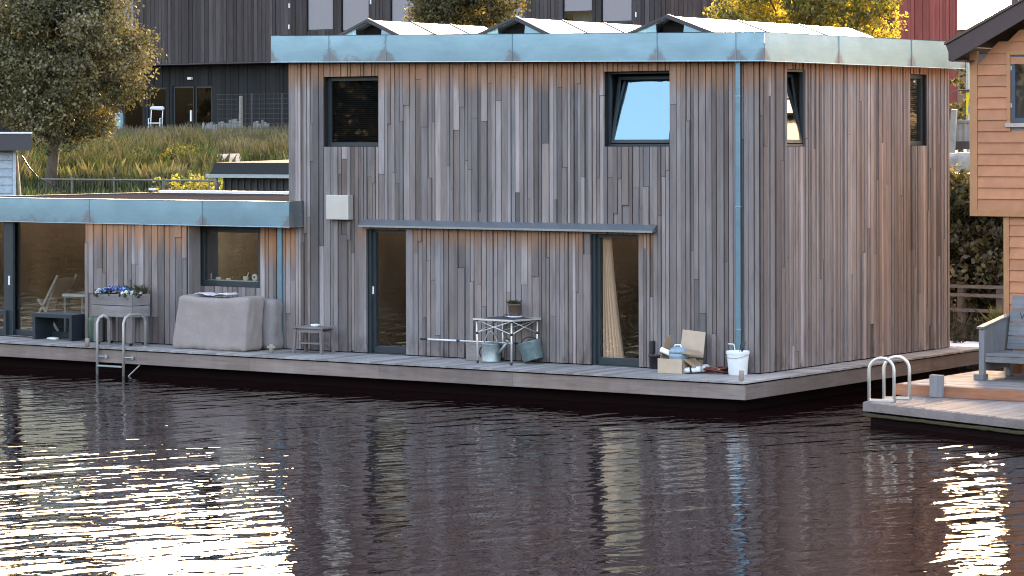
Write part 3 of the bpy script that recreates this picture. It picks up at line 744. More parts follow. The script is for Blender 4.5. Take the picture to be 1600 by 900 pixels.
# fixed screens: frames between windows
mb = MB(); RF = Fr((0, YB - .6, 0), (1, 0, 0), (0, -1, 0)); bk = MB()
clad(mb, bk, BF, xb + .01, xc - .01, zLow, lambda u: zTop - .4, [], joint=.0, tone=tone_brown, wmin=.16, wmax=.24, gap=.02, shelter=0)
mb.build('brown_cladding', M['dark_clad'], bldg); bk.build('brown_wall', M['backing'], bldg)
# lower storey, set back under the overhang
LF = Fr((0, YB + .9, 0), (1, 0, 0), (0, -1, 0))
def opl(p0, p1, y0, y1): a = onY(p0, y1, YB + .9); b = onY(p1, y0, YB + .9); return (a.x, b.x, a.z, b.z)
lows = [opl(232, 260, 136, 205), opl(270, 303, 134, 216), opl(304, 331, 134, 212), opl(192, 224, 140, 205)]
mb, bk = MB(), MB()
clad(mb, bk, LF, xa, xb, zLow, lambda u: zMid - .02, lows, joint=.0, tone=tone_black, wmin=.2, wmax=.3, gap=.012, shelter=0)
mb.build('lower_cladding', M['dark_clad'], bldg); bk.build('lower_wall', M['backing'], bldg)
mb = MB(); mb.box(xa, xb, YB - .02, YB + 12, zMid - .06, zMid - .002); mb.build('overhang', M['slate'], bldg)
mb = MB(); mb.box(xa, xa + .2, YB + .2, YB + 12, zLow, zTop); mb.box(xa + .2, xb, YB + 11.8, YB + 12, zLow, zTop); mb.box(xb - .1, xb, YB + 1.2, YB + 11.8, zLow, zTop - .5); mb.build('rear_wall', M['slate'], bldg)
mb = MB(); mb.box(xa, xb, YB + .12, YB + 12, zTop - .3, zTop + .05); mb.box(xb, xc, YB + .12, YB + 9, zTop - .7, zTop - .45); mb.build('roof', M['roofgrey'], bldg)
for i, o_ in enumerate(lows):
    w_ = window(bldg, LF, *o_, name='glass_door' if i == 1 else 'window', rec=.05, fw=.09, room=True, depth=2.5, pane=M['pane_far'])
    if i == 1:
        q = MB(); p = onY(299, 181, YB + .85); q.box(p.x - .04, p.x + .04, YB + .80, YB + .86, p.z - .25, p.z + .25); q.build('handle', M['white'], w_)
q = MB(); p = onY(297, 122.5, YB + .8); q.box(p.x - .12, p.x + .12, YB + .72, YB + .885, p.z - .06, p.z + .06); q.build('wall_lamp', M['white'], bldg, bevel=.02)
for px, py in ((453, 42), (453.5, 9), (580.5, 3), (995, 23)):
    q = MB(); p = onY(px, py, YB); q.box(p.x - .025, p.x + .025, YB - .09, YB - .035, p.z - .10, p.z + .10); q.build('bracket', M['white'], bldg)

# ---- red building at the right end
red = thing('red_building', 'red timber clad building end showing above the right half of the roof', 'building')
mb, bk = MB(), MB(); YR = 50.0; RF = Fr((0, YR, 0), (1, 0, 0), (0, -1, 0))
r0, r1 = gx(1413, YR), gx(1494.5, YR)
clad(mb, bk, RF, r0, r1, terr(YR) - .2, lambda u: 10.9, [], joint=.25, tone=tone_red, wmin=.11, wmax=.18, gap=.012, shelter=0)
mb.build('cladding', M['dark_clad'], red); bk.build('wall', M['backing'], red)
rb = onY(1480, 218, YR + 9).x
mb = MB(); mb.hexa([(r0 - .4, YR - .02, 4), (r0, YR - .02, 4), (r0 - 3.0, YR + 9, 4), (r0 - 3.4, YR + 9, 4), (r0 - .4, YR - .02, 10.9), (r0, YR - .02, 10.9), (r0 - 3, YR + 9, 10.9), (r0 - 3.4, YR + 9, 10.9)], (.02, .015, .015)); mb.build('side_wall', M['redside'], red)
mb = MB(); mb.hexa([(r1, YR - .02, 4), (r1 + .06, YR - .02, 4), (rb + .06, YR + 9, 4), (rb, YR + 9, 4), (r1, YR - .02, 10.9), (r1 + .06, YR - .02, 10.9), (rb + .06, YR + 9, 10.9), (rb, YR + 9, 10.9)]); mb.build('side_wall', M['redside'], red)
mb = MB(); mb.hexa([(r0, YR + .12, 10.6), (r1, YR + .12, 10.6), (rb, YR + 9, 10.6), (r0 - 3, YR + 9, 10.6), (r0, YR + .12, 10.85), (r1, YR + .12, 10.85), (rb, YR + 9, 10.85), (r0 - 3, YR + 9, 10.85)]); mb.build('roof', M['roofgrey'], red)
# far roof beyond the gap
fb = thing('brick_house', 'distant house with a brown pitched roof in the gap right of the red building', 'house', (0, 0, 0))
yF = 150; a = onY(1462, 48, yF); b = onY(1600, 48, yF); e = onY(1500, 32, yF).z
mb = MB(); mb.box(a.x, b.x, yF, yF + 8, 4, a.z); mb.build('wall', M['brick'], fb)
mb = MB(); mb.prism([(a.x - .3, yF - .4, a.z), (a.x - .3, yF + 8.4, a.z), (a.x - .3, yF + 4, e)], (b.x - a.x + .6, 0, 0)); mb.build('roof', M['rooftile'], fb)

# ---- trees and hedges
olive = [(.052, .050, .022), (.068, .060, .028), (.045, .046, .022), (.080, .066, .032)]
tree('broadleaf_tree', 'large dense olive brown broadleaf tree behind the wing at the left', 80, 20.0, 8, (2.1, 6.5, 2.7), 130, 2300, .105, [(.105, .098, .045), (.14, .125, .06), (.085, .082, .04), (.18, .155, .08)], trunk_r=.21, bs=(.10, .29), lm=M['leafdull'])
tree('round_tree', 'round bushy tree showing above the roof between the first two skylights', 712, 30.0, 7, (1.3, 6.15, 2.1), 60, 3000, .11, [(.075, .066, .030), (.095, .085, .035), (.06, .055, .025)], trunk_r=.16)
yel = [(.20, .17, .045), (.25, .20, .05), (.15, .14, .04), (.11, .115, .035)]
t = tree('feathery_tree', 'yellow green feathery tree lit from behind above the right skylight', 1262, 26.0, 7, (1.6, 7.4, 2.75), 120, 1700, .11, yel, trunk_r=.18, bs=(.13, .26))
tree('slim_tree', 'dull green tree behind the sign post in the gap by the orange house', 1502, 36.0, 5, (.3, 2.7, .95), 20, 1800, .12, [(.06, .06, .03), (.085, .075, .035)], trunk_r=.09)
def sun_block_tree():  # added tree out of view; its high crown blocks sun from the neighbour deck
    y = 50.0; b = gp(1588, y); t = thing('sun_block_tree', 'unseen tree added behind the orange house to keep the sun off the neighbour deck', 'tree', b)
    mb = MB(); mb.tube([(0, 0, -.3), (-.02, 0, 2.5), (-.05, 0, 6.0), (-.2, 0, 8.2)], [.16, .14, .10, .05], 9)
    bl = []
    for k in range(40):
        c = Vector((gx(rg.uniform(1496, 1572), y) - b.x, rg.uniform(-.9, .9), rg.uniform(12.5, 13.7) - b.z)); bl.append((c.x, c.y, c.z, .48, .48, .36))
        if k % 3 == 0: mb.tube([(-.05, 0, 6.0 + .05 * k), Vector((-.05, 0, 7.4)).lerp(c, .6), c], [.05, .03, .012], 6, cap=False)
    mb.build('trunk', M['bark'], t, smooth=True); leaves('crown', bl, 3200, .14, olive, t)
sun_block_tree()
def shrub(name, label, p, r, h, n, per, size, tones, cat='shrub', group=None):
    t = thing(name, label, cat, p, group=group); mb = MB(); bl = []
    for k in range(n):
        a = rg.random() * 6.28; rr = r * math.sqrt(rg.random()) * .8; z = h * (.25 + .68 * rg.random()); s = min(r, h) * rg.uniform(.24, .42)
        bl.append((math.cos(a) * rr, math.sin(a) * rr, z, s, s, s * .85)); mb.tube([(0, 0, -.2), (math.cos(a) * rr * .5, math.sin(a) * rr * .5, z * .6), (math.cos(a) * rr, math.sin(a) * rr, z)], [.025, .018, .008], 5, cap=False)
    mb.build('stem', M['bark'], t); leaves('foliage', bl, per, size, tones, t); return t
dk = [(.030, .034, .016), (.045, .046, .022), (.062, .054, .030)]
shrub('dark_shrub', 'broad dark shrub filling the gap beneath the grey walkway beside the orange house', Vector((gx(1530, 11.5), 11.5, .9)), 1.9, 2.5, 60, 1500, .14, dk + [(.16, .14, .09)])
t = thing('reflection_tree', 'unseen tree added behind the orange house to darken the reflection in the far narrow window', 'tree', (6.0, 15.5, terr(15.5)))  # out-of-view tree, added so the narrow window mirrors something dark
mb = MB(); mb.tube([(0, 0, -.3), (.1, 0, 2.5), (0, .1, 5.0)], [.16, .12, .05], 8); mb.build('trunk', M['bark'], t, smooth=True)
leaves('crown', [(rg.normal() * 1.3, rg.normal() * 1.0, rg.uniform(.6, 6.2), .8, .8, .7) for k in range(60)], 900, .16, dk, t, M['leafdull'])
shrub('waterside_shrub', 'low wiry shrub at the water edge below the fence rails', Vector((gx(1504, 8.9), 8.9, .0)), .62, .95, 22, 900, .07, dk)
shrub('bank_shrub', 'low green bush on the bank right of the tree trunk', gp(262, 26), 1.1, 1.0, 18, 1200, .10, [(.09, .10, .03), (.12, .12, .04)])
shrub('yellow_shrub', 'yellow green weeds in front of the wire fence left of the black shed', gp(300, 17), 1.0, 1.2, 18, 1000, .09, [(.13, .14, .035), (.16, .15, .05)])
# ---- long grass on the bank: nobody could count it
def grass(name, label, rects, tones, hgt, dens):
    V, T = [], []
    for (p0, p1, y0, y1, d) in rects:
        n = int(dens * d * (y1 - y0) * abs(gx(p1, y0) - gx(p0, y0)))
        y = rg.uniform(y0, y1, n); px = rg.uniform(p0, p1, n)
        ok = ~((px > 332) & (y > 27.5) & (y < 36)); y, px = y[ok], px[ok]
        keep = np.array([noise.noise(Vector((a * .02, b * .35, 3))) for a, b in zip(px, y)]) > -.25
        y, px = y[keep], px[keep]
        for yy, pp in zip(y, px):
            x = gx(pp, yy); z = terr(yy) - .03; k = noise.noise(Vector((x * .5, yy * .5, 9)))
            h = hgt * rg.uniform(.5, 1.15) * (1 + .5 * k); a = rg.random() * 6.28; l = h * rg.uniform(.05, .38); wv = .005 + .006 * rg.random()
            dx, dy = math.cos(a) * l, math.sin(a) * l; wx, wy = -math.sin(a) * wv, math.cos(a) * wv
            V += [(x - wx, yy - wy, z), (x + wx, yy + wy, z), (x + dx * .45 + wx * .7, yy + dy * .45 + wy * .7, z + h * .68), (x + dx, yy + dy, z + h * .95)]
            i = min(len(tones) - 1, max(0, int((k + .55 + rg.normal() * .22) * len(tones)))); s = rg.uniform(.65, 1.3); T.append(tuple(c * s for c in tones[i]))
    V = np.array(V); return stuff(lmesh(name, V, np.arange(len(V)).reshape(-1, 4), np.array(T), M['grass']), label, 'grass')
grass('tall_grass', 'long green and straw coloured grass covering the bank behind the wing', [(20, 455, 20, 34, 1.0)], [(.034, .056, .018), (.045, .07, .022), (.065, .08, .032), (.10, .092, .052)], .95, 170)
grass('lush_grass', 'lush green grass low on the bank along the wire fence', [(20, 455, 13.5, 20, 1.0)], [(.028, .05, .014), (.038, .062, .018), (.052, .072, .025)], .8, 200)
grass('dry_grass', 'dry straw coloured grass along the top of the bank before the dark building', [(120, 455, 34, 52, 1.0)], [(.075, .078, .035), (.115, .105, .06), (.16, .14, .09)], .5, 110)
# pale gravel strip on the bank
mb = MB(); pts = [(336, 30), (455, 30), (455, 34.5), (360, 33.5)]
N = 14
for j in range(5):
    for i in range(N + 1):
        px = 338 + (470 - 338) * i / N; yy = 30.2 + 4.2 * j / 4 * (.5 + .5 * i / N) + .4 * noise.noise(Vector((i, j, 1))); p = gp(px, yy); mb.v.append((p.x, yy, p.z + .17 + .25 * math.sin(math.pi * j / 4)))
for j in range(4):
    for i in range(N): a = j * (N + 1) + i; mb.face((a, a + 1, a + N + 2, a + N + 1))
struct(mb.build('gravel_ground', M['gravel'], smooth=True))

# ---- fences on the bank
fc = thing('wire_fence', 'low wire fence with a pipe top rail and thin posts on the bank', 'fence', (0, 0, 0))
yf = 15.5; zr = onY(230, 281.5, yf).z
mb = MB(); mb.tube([(gx(60, yf), yf, zr), (gx(334, yf), yf, zr)], .025, 8); mb.build('rail', M['galvdull'], fc)
for px in (112, 178, 255, 327):
    mb = MB(); x = gx(px, yf); mb.tube([(x, yf, terr(yf) - .2), (x, yf, zr + .06)], .035 if px == 255 else .022, 8); mb.build('post', M['galvdull'], fc)
mb = MB(); x = gx(60, yf)
while x < gx(334, yf): mb.tube([(x, yf, terr(yf)), (x, yf, zr)], .004, 4, cap=False); x += .10
for k in range(8): mb.tube([(gx(60, yf), yf, terr(yf) + .1 + k * .11), (gx(334, yf), yf, terr(yf) + .1 + k * .11)], .004, 4, cap=False)
mb.build('wire_mesh', M['galvdull'], fc)
p = onY(236, 295.5, yf - .1); mb = MB(); mb.box(p.x - .12, p.x + .12, yf - .06, yf - .04, p.z - .03, p.z + .03); mb.build('plate', M['white'], fc)
pal = thing('paling_fence', 'uneven grey wooden paling fence at the top of the bank', 'fence')
yp = 50.0; px = 318.0; i = 0
while px < 421:
    if not 377 < px < 394:
        a = gp(px, yp); top = onY(px, 192 + R.uniform(-4, 4) - (3 if px > 355 else 0), yp).z; mb = MB(); wv = R.uniform(.05, .075)
        mb.box(a.x - wv, a.x + wv, yp - .03, yp + .03, a.z - .3, top, tuple([R.uniform(.16, .26)] * 3)); mb.build('pale', M['tone'], pal)
    px += 4.2
mb = MB(); mb.box(gx(318, yp), gx(421, yp), yp + .035, yp + .08, terr(yp) + .25, terr(yp) + .33, (.18, .17, .16)); mb.build('rail', M['tone'], pal)
for px, t_, lab in ((376.5, 150, 'tall weathered timber post standing among the palings'), ):
    a = gp(px, yp - .2); top = onY(px, t_, yp - .2).z; mb = MB(); mb.box(a.x - .055, a.x + .055, yp - .26, yp - .14, a.z - .3, top, (.27, .24, .2)); mb.box(a.x - .09, a.x - .055, yp - .24, yp - .16, top - 1.0, top - .75, (.2, .18, .15)); tag(mb.build('fence_post', M['tone'], bevel=.01), lab, 'post')
wf = thing('mesh_fence', 'tall dark wire mesh fence with slim posts before the dark building', 'fence')
for px in (394, 441):
    mb = MB(); a = gp(px, 48); mb.tube([(a.x, 48, a.z - .2), (a.x, 48, onY(px, 146, 48).z)], .03, 8); mb.build('post', M['slate'], wf)
mb = MB()
for k in range(9): z = terr(48) + .2 + k * .2; mb.tube([(gx(340, 48), 48, z), (gx(450, 48), 48, z)], .006, 4, cap=False)
x = gx(340, 48)
while x < gx(450, 48): mb.tube([(x, 48, terr(48)), (x, 48, terr(48) + 1.85)], .005, 4, cap=False); x += .25
mb.build('wire_mesh', M['slate'], wf)
# white chair on the terrace
a = gp(243, 53.5); ch = thing('garden_chair', 'white tubular garden chair by the dark building window', 'chair', (a.x, 53.5, onY(243, 207, 53.5).z), rotz=.5)
mb = MB()
for sx in (-.26, .26): mb.tube([(sx, -.25, 0), (sx, -.25, .62), (sx, .2, .64)], .022, 6)
mb.build('front_frame', M['white'], ch)
mb = MB()
for sx in (-.26, .26): mb.tube([(sx, .25, 0), (sx, .2, .5), (sx, .35, 1.15)], .022, 6)
mb.tube([(-.26, .35, 1.15), (.26, .35, 1.15)], .022, 6); mb.build('back_frame', M['white'], ch)
mb = MB(); mb.box(-.26, .26, -.25, .2, .40, .44); mb.build('seat', M['white'], ch)
mb = MB(); mb.soft((0, .30, 1.08), (.66, .18, .16), .06, 5, .03); mb.build('folded_cloth', M['cloth'], ch, smooth=True)
a = gp(186, 53); mb = MB(); zz = onY(186, 205, 53).z; mb.soft((a.x, 53, onY(186, 190, 53).z), (.34, .3, .8), .08, 5, .01); mb.box(a.x - .4, a.x + .4, 52.7, 53.3, terr(53) - .05, onY(186, 205, 53).z); tag(mb.build('water_butt', M['cyan'], smooth=False), 'pale turquoise container half hidden by the large tree', 'container')

# ---- black shed behind the wing
sh = thing('black_shed', 'low black battened shed with a sloping roof and gutter behind the wing', 'shed')
ys = 9.0; A = onY(332, 300, ys); x0 = onY(349, 290, ys).x; x1 = XL + 3.0
zg = onY(400, 276.5, ys - .2).z; zw = onY(400, 273, ys).z
mb = MB(); mb.box(x0, x1, ys, ys + 3.2, .4, zg + .05); mb.build('wall', M['shedwall'], sh)
mb = MB(); x = x0 + .02
while x < x1: mb.box(x, x + .045, ys - .03, ys - .002, .4, zg - .02); x += .19
mb.build('batten', M['slate'], sh)
e0 = onY(328, 255, ys - .25); rz0 = onY(330, 272, ys - .25).z; rz1 = onY(330, 254, ys - .25).z; xk = onY(450, 240, ys + 3.4).x
ytop = ys + 3.4; zr0 = onY(331, 254, ytop).z; zr1 = onY(452, 237.5, ytop).z
mb = MB(); mb.hexa([(e0.x, ys - .25, rz0), (x1, ys - .25, rz0), (x1, ytop, rz0 + .1), (e0.x, ytop, rz0 + .1), (e0.x + .15, ys - .25, rz1), (x1, ys - .25, rz1), (x1, ytop, zr1 + .25), (e0.x + .15, ytop, rz1 + .02)])
mb.build('roof', M['shedroof'], sh)
mb = MB(); mb.bar((e0.x + .1, ytop + .03, rz1 + .03), (x1, ytop + .03, zr1 + .28), .08, .07); mb.build('roof_edge', M['roofwhite'], sh)
mb = MB(); mb.box(e0.x - .02, x1, ys - .38, ys - .27, zg - .02, zg + .06); mb.build('gutter', M['galv'], sh)
mb = MB(); x = e0.x + .25; mb.tube([(x, ys - .33, zg - .02), (x, ys - .30, zg - .30), (x - .02, ys - .18, zg - .42), (x - .05, ys - .1, zg - .8)], .05, 10); mb.build('downpipe', M['galvdull'], sh, smooth=True)

# ---- pale blue hut at the far left
hut = thing('clapboard_hut', 'pale blue grey clapboard hut with a dark flat roof edge at the left edge', 'hut')
yh = 7.5
hd = Matrix.Rotation(rad(3), 3, 'Z') @ ray(40, 218); hd.z = 0; hd.normalize(); hu = Vector((hd.y, -hd.x, 0))      # depth and width axes
hP = onY(21.5, 270, yh); HF = Fr((hP.x, hP.y, 0), hu, -hd)
def hpx(px, py): r_ = ray(px, py); k_ = (hP - CAM).dot(hd) / r_.dot(hd); q_ = CAM + r_ * k_; return (q_ - hP).dot(hu), q_.z
zt = hpx(10, 235)[1]; zf = hpx(20, 209)[1]; oe = hpx(48, 220)[0]; h0 = -4.0
def claph(fr, u0, u1, z0, z1, step, tones, mat, parent, name, ops=()):
    m_ = MB(); z = z0
    while z < z1 - .01:
        z2 = min(z + step, z1); spans = [(u0, u1)]
        for o in ops:
            if o[2] < z2 - .005 and o[3] > z + .005:
                sp = []
                for a, b in spans:
                    if o[0] > a: sp.append((a, min(b, o[0])))
                    if o[1] < b: sp.append((max(a, o[1]), b))
                spans = [q for q in sp if q[1] - q[0] > .01]
        for a, b in spans:
            t = tones(); m_.hexa([fr.p(a, z, .042), fr.p(b, z, .042), fr.p(b, z, 0), fr.p(a, z, 0), fr.p(a, z2 + .006, .012), fr.p(b, z2 + .006, .012), fr.p(b, z2 + .006, 0), fr.p(a, z2 + .006, 0)], t)
        z = z2
    return m_.build(name, mat, parent)
def tone_hut(): b = R.uniform(.9, 1.08); return (.34 * b, .43 * b, .48 * b)
claph(HF, h0, -.03, 1.2, zt, .19, tone_hut, M['bluegrey_clad'], hut, 'cladding')
mb = MB(); HF.box(mb, h0, -.005, .6, zt, -3, -.002); mb.build('wall', M['slate'], hut)
mb = MB(); HF.box(mb, -.028, .05, 1.2, zt - .003, -.02, .06); mb.build('corner_trim', M['huttrim'], hut)
mb = MB(); HF.box(mb, h0, oe, zt, zf, -3.2, .35); mb.build('roof_fascia', M['slate'], hut)
mb = MB(); HF.box(mb, h0, oe + .02, zf + .002, zf + .04, -3.2, .37); mb.build('roof_edge', M['roofwhite'], hut)
# leaning pale pole with its cable, between hut and tree
a = onY(25, 240, yh + 1.0); b = onY(37, 306, yh + .5)
mb = MB(); mb.tube([(b.x, yh + .5, b.z - 1.0), a], .035, 8); tag(mb.build('leaning_pole', M['paleWood']), 'pale pole leaning beside the blue grey hut', 'pole')
a = onY(34, 243, 10); b = onY(60, 278, 10); c = onY(105, 306, 10)
mb = MB(); mb.tube([a, a.lerp(b, .5) + Vector((0, 0, -.05)), b, b.lerp(c, .5) + Vector((0, 0, .03)), c, c + Vector((.3, 0, -.5))], .018, 6); tag(mb.build('mooring_cable', M['black']), 'black cable slanting down from the hut across the tree trunk', 'cable')

# ================================================================== NEIGHBOUR ON THE RIGHT
oh = thing('orange_house', 'orange clapboard house with a dark pitched roof at the right edge', 'house')
pO = onY(1560, 338, 2.6); YO = 2.6
OF = Fr((0, YO, 0), (1, 0, 0), (0, -1, 0))
u0 = onY(1517, 338, YO).x; eX = onY(1478, 71, YO - .45).x; RID = eX + 2.5; u1 = 2 * RID - u0; zO0 = onY(1560, 338, YO).z
eL = onY(1478, 71, YO - .45); eB = onY(1486, 95, YO - .45); slope = (onY(1600, 1, YO - .45).z - onY(1478, 71, YO - .45).z) / (onY(1600, 1, YO - .45).x - eL.x)
zE = onY(1517, 92, YO).z
ow0 = onY(1580, 192, YO); ow1 = onY(1580, 86, YO); OWIN = (ow0.x, ow0.x + 1.1, ow0.z, ow1.z)
def tone_or(): b = R.uniform(.90, 1.10); return (.52 * b, .215 * b, .105 * b)
m_ = []
zr = lambda u: eL.z + slope * (u - eL.x) - .30
claph(OF, u0 + .14, u1, zO0 + .10, zE - .1, .185, tone_or, M['orange'], oh, 'upper_cladding', [OWIN])
mb = MB(); z = zE - .1                               # boards of the gable, each cut back to the roof slope
while z < zE + 2.2:
    us = max(u0 + .14, eL.x + (z + .40 - eL.z) / slope); ue = 2 * RID - us
    if ue - us > .5: mb.hexa([OF.p(us, z, .032), OF.p(ue, z, .032), OF.p(ue, z, 0), OF.p(us, z, 0), OF.p(us + .2, z + .19, .012), OF.p(ue - .2, z + .19, .012), OF.p(ue - .2, z + .19, 0), OF.p(us + .2, z + .19, 0)], tone_or())
    z += .185
mb.build('gable_cladding', M['orange'], oh)
mb = MB(); mb.box(u0, u0 + .135, YO - .045, YO + .05, zO0, zr(u0) + .1, (.50, .235, .11)); mb.box(u0, u1, YO - .046, YO + .0, zO0 - .0, zO0 + .10, (.49, .22, .10)); mb.build('corner_trim', M['orange'], oh)
mb = MB(); u = OWIN
for a in ((u[0], u[3], u[2], zE + .9),): pass
mb.box(u0 + .02, OWIN[0] - .03, YO + .002, YO + 6.2, zO0, zr(u0) + .05); mb.box(OWIN[0] - .03, u1, YO + .002, YO + 6.2, zO0, OWIN[2] - .03); mb.box(OWIN[1] + .03, u1, YO + .002, YO + 6.2, OWIN[2] - .03, zE + .6); mb.build('wall', M['orangewall'], oh)
ow = window(oh, OF, *OWIN, rec=-.02, fw=.075, room=True, depth=1.2, frm=M['winblue'])
mb = MB(); e = .06
for a in ((OWIN[0] - e, OWIN[0] - .002, OWIN[2] - .05, OWIN[3] + e), (OWIN[0], OWIN[1], OWIN[3] + .002, OWIN[3] + e)): OF.box(mb, *a, -.01, .045, (.50, .235, .11))
mb.build('window_trim', M['orange'], oh)
mb = MB(); OF.box(mb, OWIN[0] - .08, OWIN[1], OWIN[2] - .07, OWIN[2] - .003, -.01, .07, (.5, .4, .34)); mb.build('window_sill', M['tone'], oh)
mb = MB()
for z in (OWIN[2] + .25, OWIN[3] - .25): OF.box(mb, OWIN[0] - .004, OWIN[0] + .03, z, z + .07, -.015, .03); 
mb.build('hinge', M['galv'], ow)
# roof: verge board and slab
d = Vector((1, 0, slope)); L = 2.5; t1, t2 = .26, .30
def rf(u, dz): return eL.z + slope * (u - eL.x) + dz
xe = eL.x
mb = MB(); mb.hexa([(xe + .10, YO - .45, rf(xe, -.27)), (xe + L, YO - .45, rf(xe + L, -.27)), (xe + L, YO - .40, rf(xe + L, -.27)), (xe + .10, YO - .40, rf(xe, -.27)), (xe, YO - .45, rf(xe, 0)), (xe + L, YO - .45, rf(xe + L, 0)), (xe + L, YO - .40, rf(xe + L, 0)), (xe, YO - .40, rf(xe, 0))]); mb.build('verge_board', M['brownroof'], oh)
mb = MB(); mb.hexa([(xe - .02, YO - .48, rf(xe, .004)), (xe + L, YO - .48, rf(xe + L, .004)), (xe + L, YO + 6.5, rf(xe + L, .004)), (xe - .02, YO + 6.5, rf(xe, .004)), (xe - .02, YO - .48, rf(xe, .05)), (xe + L, YO - .48, rf(xe + L, .05)), (xe + L, YO + 6.5, rf(xe + L, .05)), (xe - .02, YO + 6.5, rf(xe, .05))]); 
X2 = 2 * RID - xe; rz = rf(RID, 0)
mb.hexa([(RID + .001, YO - .48, rz + .004), (X2, YO - .48, eL.z + .004), (X2, YO + 6.5, eL.z + .004), (RID + .001, YO + 6.5, rz + .004), (RID + .001, YO - .48, rz + .05), (X2, YO - .48, eL.z + .05), (X2, YO + 6.5, eL.z + .05), (RID + .001, YO + 6.5, rz + .05)]); mb.build('roof', M['rooftile'], oh)
mb = MB(); mb.hexa([(RID + .001, YO - .45, rz - .27), (X2 - .1, YO - .45, eL.z - .27), (X2 - .1, YO - .40, eL.z - .27), (RID + .001, YO - .40, rz - .27), (RID + .001, YO - .45, rz), (X2, YO - .45, eL.z), (X2, YO - .40, eL.z), (RID + .001, YO - .40, rz)]); mb.build('verge_board', M['brownroof'], oh)
mb = MB(); mb.box(xe + .02, u0 + .1, YO - .39, YO + 6.2, rf(xe, -.26), rf(xe, -.24)); mb.box(xe + .01, xe + .05, YO - .38, YO + 6.2, rf(xe, -.24), rf(xe, -.02)); mb.build('eaves', M['brownroof'], oh)
# lower storey and the float it stands on
l0 = onY(1570, 420, YO + .08).x; LFo = Fr((0, YO + .08, 0), (1, 0, 0), (0, -1, 0))
claph(LFo, l0 + .10, u1, .5, zO0 - .01, .185, tone_or, M['orange'], oh, 'lower_cladding')
mb = MB(); mb.box(l0, l0 + .095, YO + .03, YO + .12, .5, zO0 - .01, (.50, .235, .11)); mb.build('lower_corner_trim', M['orange'], oh)
mb = MB(); mb.box(l0 + .01, u1, YO + .085, YO + 4.5, .5, zO0 - .01); mb.build('lower_wall', M['cardin'], oh)
# neighbour's two level deck
nd = thing('neighbour_deck', 'two level timber deck with a red brown edge in front of the orange house', 'deck')
P0 = onZ(1350, 628, .33); P1 = onZ(1600, 656, .33); U0 = onZ(1415, 597.5, .5); U1 = onZ(1600, 613, .5); yb_ = YO + .07
Ux = U0.x; Uy = (U0.y + U1.y) / 2
mb = MB(); x = P0.x
while x < P0.x + 7:
    t = R.uniform(.14, .22); mb.box(x, x + .130, lerp(P0.y, P1.y, (x - P0.x) / (P1.x - P0.x)), Uy + .3, .295, .33 + R.uniform(-.002, .002), (t * 1.1, t, t * .94)); x += .137
mb.build('lower_deck', M['plank_y'], nd)
mb = MB(); nn = (P1 - P0).normalized(); E1 = P0 + nn * 7
mb.hexa([(P0.x, P0.y - .04, .20), (E1.x, E1.y - .04, .20), (E1.x, E1.y - .004, .20), (P0.x, P0.y - .004, .20), (P0.x, P0.y - .04, .326), (E1.x, E1.y - .04, .326), (E1.x, E1.y - .004, .326), (P0.x, P0.y - .004, .326)], (.22, .19, .18)); mb.build('lower_rim', M['plank_x'], nd)
mb = MB(); mb.hexa([(P0.x + .08, P0.y + .06, -.6), (E1.x, E1.y + .06, -.6), (E1.x, Uy, -.6), (P0.x + .08, Uy, -.6), (P0.x + .08, P0.y + .06, .29), (E1.x, E1.y + .06, .29), (E1.x, Uy, .29), (P0.x + .08, Uy, .29)]); mb.build('float', M['hull'], nd)
mb = MB(); mb.tube([(lerp(P0.x, E1.x, t), lerp(P0.y, E1.y, t) - .01, .14 + .012 * noise.noise(Vector((t * 90, 0, 0)))) for t in [i / 60 for i in range(61)]], [.025 + .018 * abs(noise.noise(Vector((i * 1.7, 3, 0)))) for i in range(61)], 6); mb.build('weathered_lip', M['mossy'], nd)
mb = MB(); y = Uy
while y < yb_: t = R.uniform(.17, .24); mb.box(Ux, Ux + 7, y, min(yb_, y + .135), .46, .5 + R.uniform(-.002, .002), (t * 1.06, t, t * .97)); y += .141
mb.build('upper_deck', M['plank_x'], nd)
mb = MB(); mb.box(Ux - .03, Ux + 7, Uy - .045, Uy - .003, .335, .497, (.36, .155, .085)); mb.box(Ux - .03, Ux - .003, Uy - .003, yb_, .335, .497, (.36, .155, .085)); mb.build('upper_rim', M['plank_x'], nd)
mb = MB(); mb.box(Ux + .1, Ux + 7, Uy + .3, yb_, -.6, .30); mb.build('upper_float', M['hull'], nd)

# ---- the gap between the houses: walkway, fences, rocks, sign
gw = thing('walkway', 'dark grey walkway band crossing the gap between the houses', 'walkway')
yg = 13.0; a = onY(1475, 293, yg); b = onY(1620, 276, yg)
mb = MB(); mb.box(a.x - 1, b.x + 1, yg, yg + 1.6, a.z, b.z); mb.build('girder', M['slate'], gw); mb = MB(); mb.box(a.x - 1, b.x + 1, yg - .05, yg + 1.7, b.z + .003, b.z + .05); mb.build('deck', M['galvdull'], gw)
for px in (1470, 1600):
    mb = MB(); x = onY(px, 300, yg).x; mb.box(x - .1, x + .1, yg + .3, yg + .5, 0, a.z - .002); mb.build('pillar', M['slate'], gw)
rf2 = thing('rail_fence', 'dark timber fence with pale rails low in the gap beside the deck end', 'fence')
yr = 9.6
for py in (447, 460.5, 484): 
    mb = MB(); z = onY(1500, py, yr).z; mb.box(gx(1470, yr), gx(1590, yr), yr - .03, yr + .02, z - .035, z + .03, (.20, .18, .17)); mb.build('rail', M['tone'], rf2)
for px in (1499, 1560):
    mb = MB(); x = gx(px, yr); mb.box(x - .065, x + .065, yr + .021, yr + .12, -.3, onY(px, 450, yr).z, (.15, .14, .14)); mb.build('post', M['tone'], rf2)
rk = [(1492, 262, .55), (1508, 256, .6), (1500, 268, .5), (1516, 266, .6), (1488, 252, .4), (1524, 258, .5)]
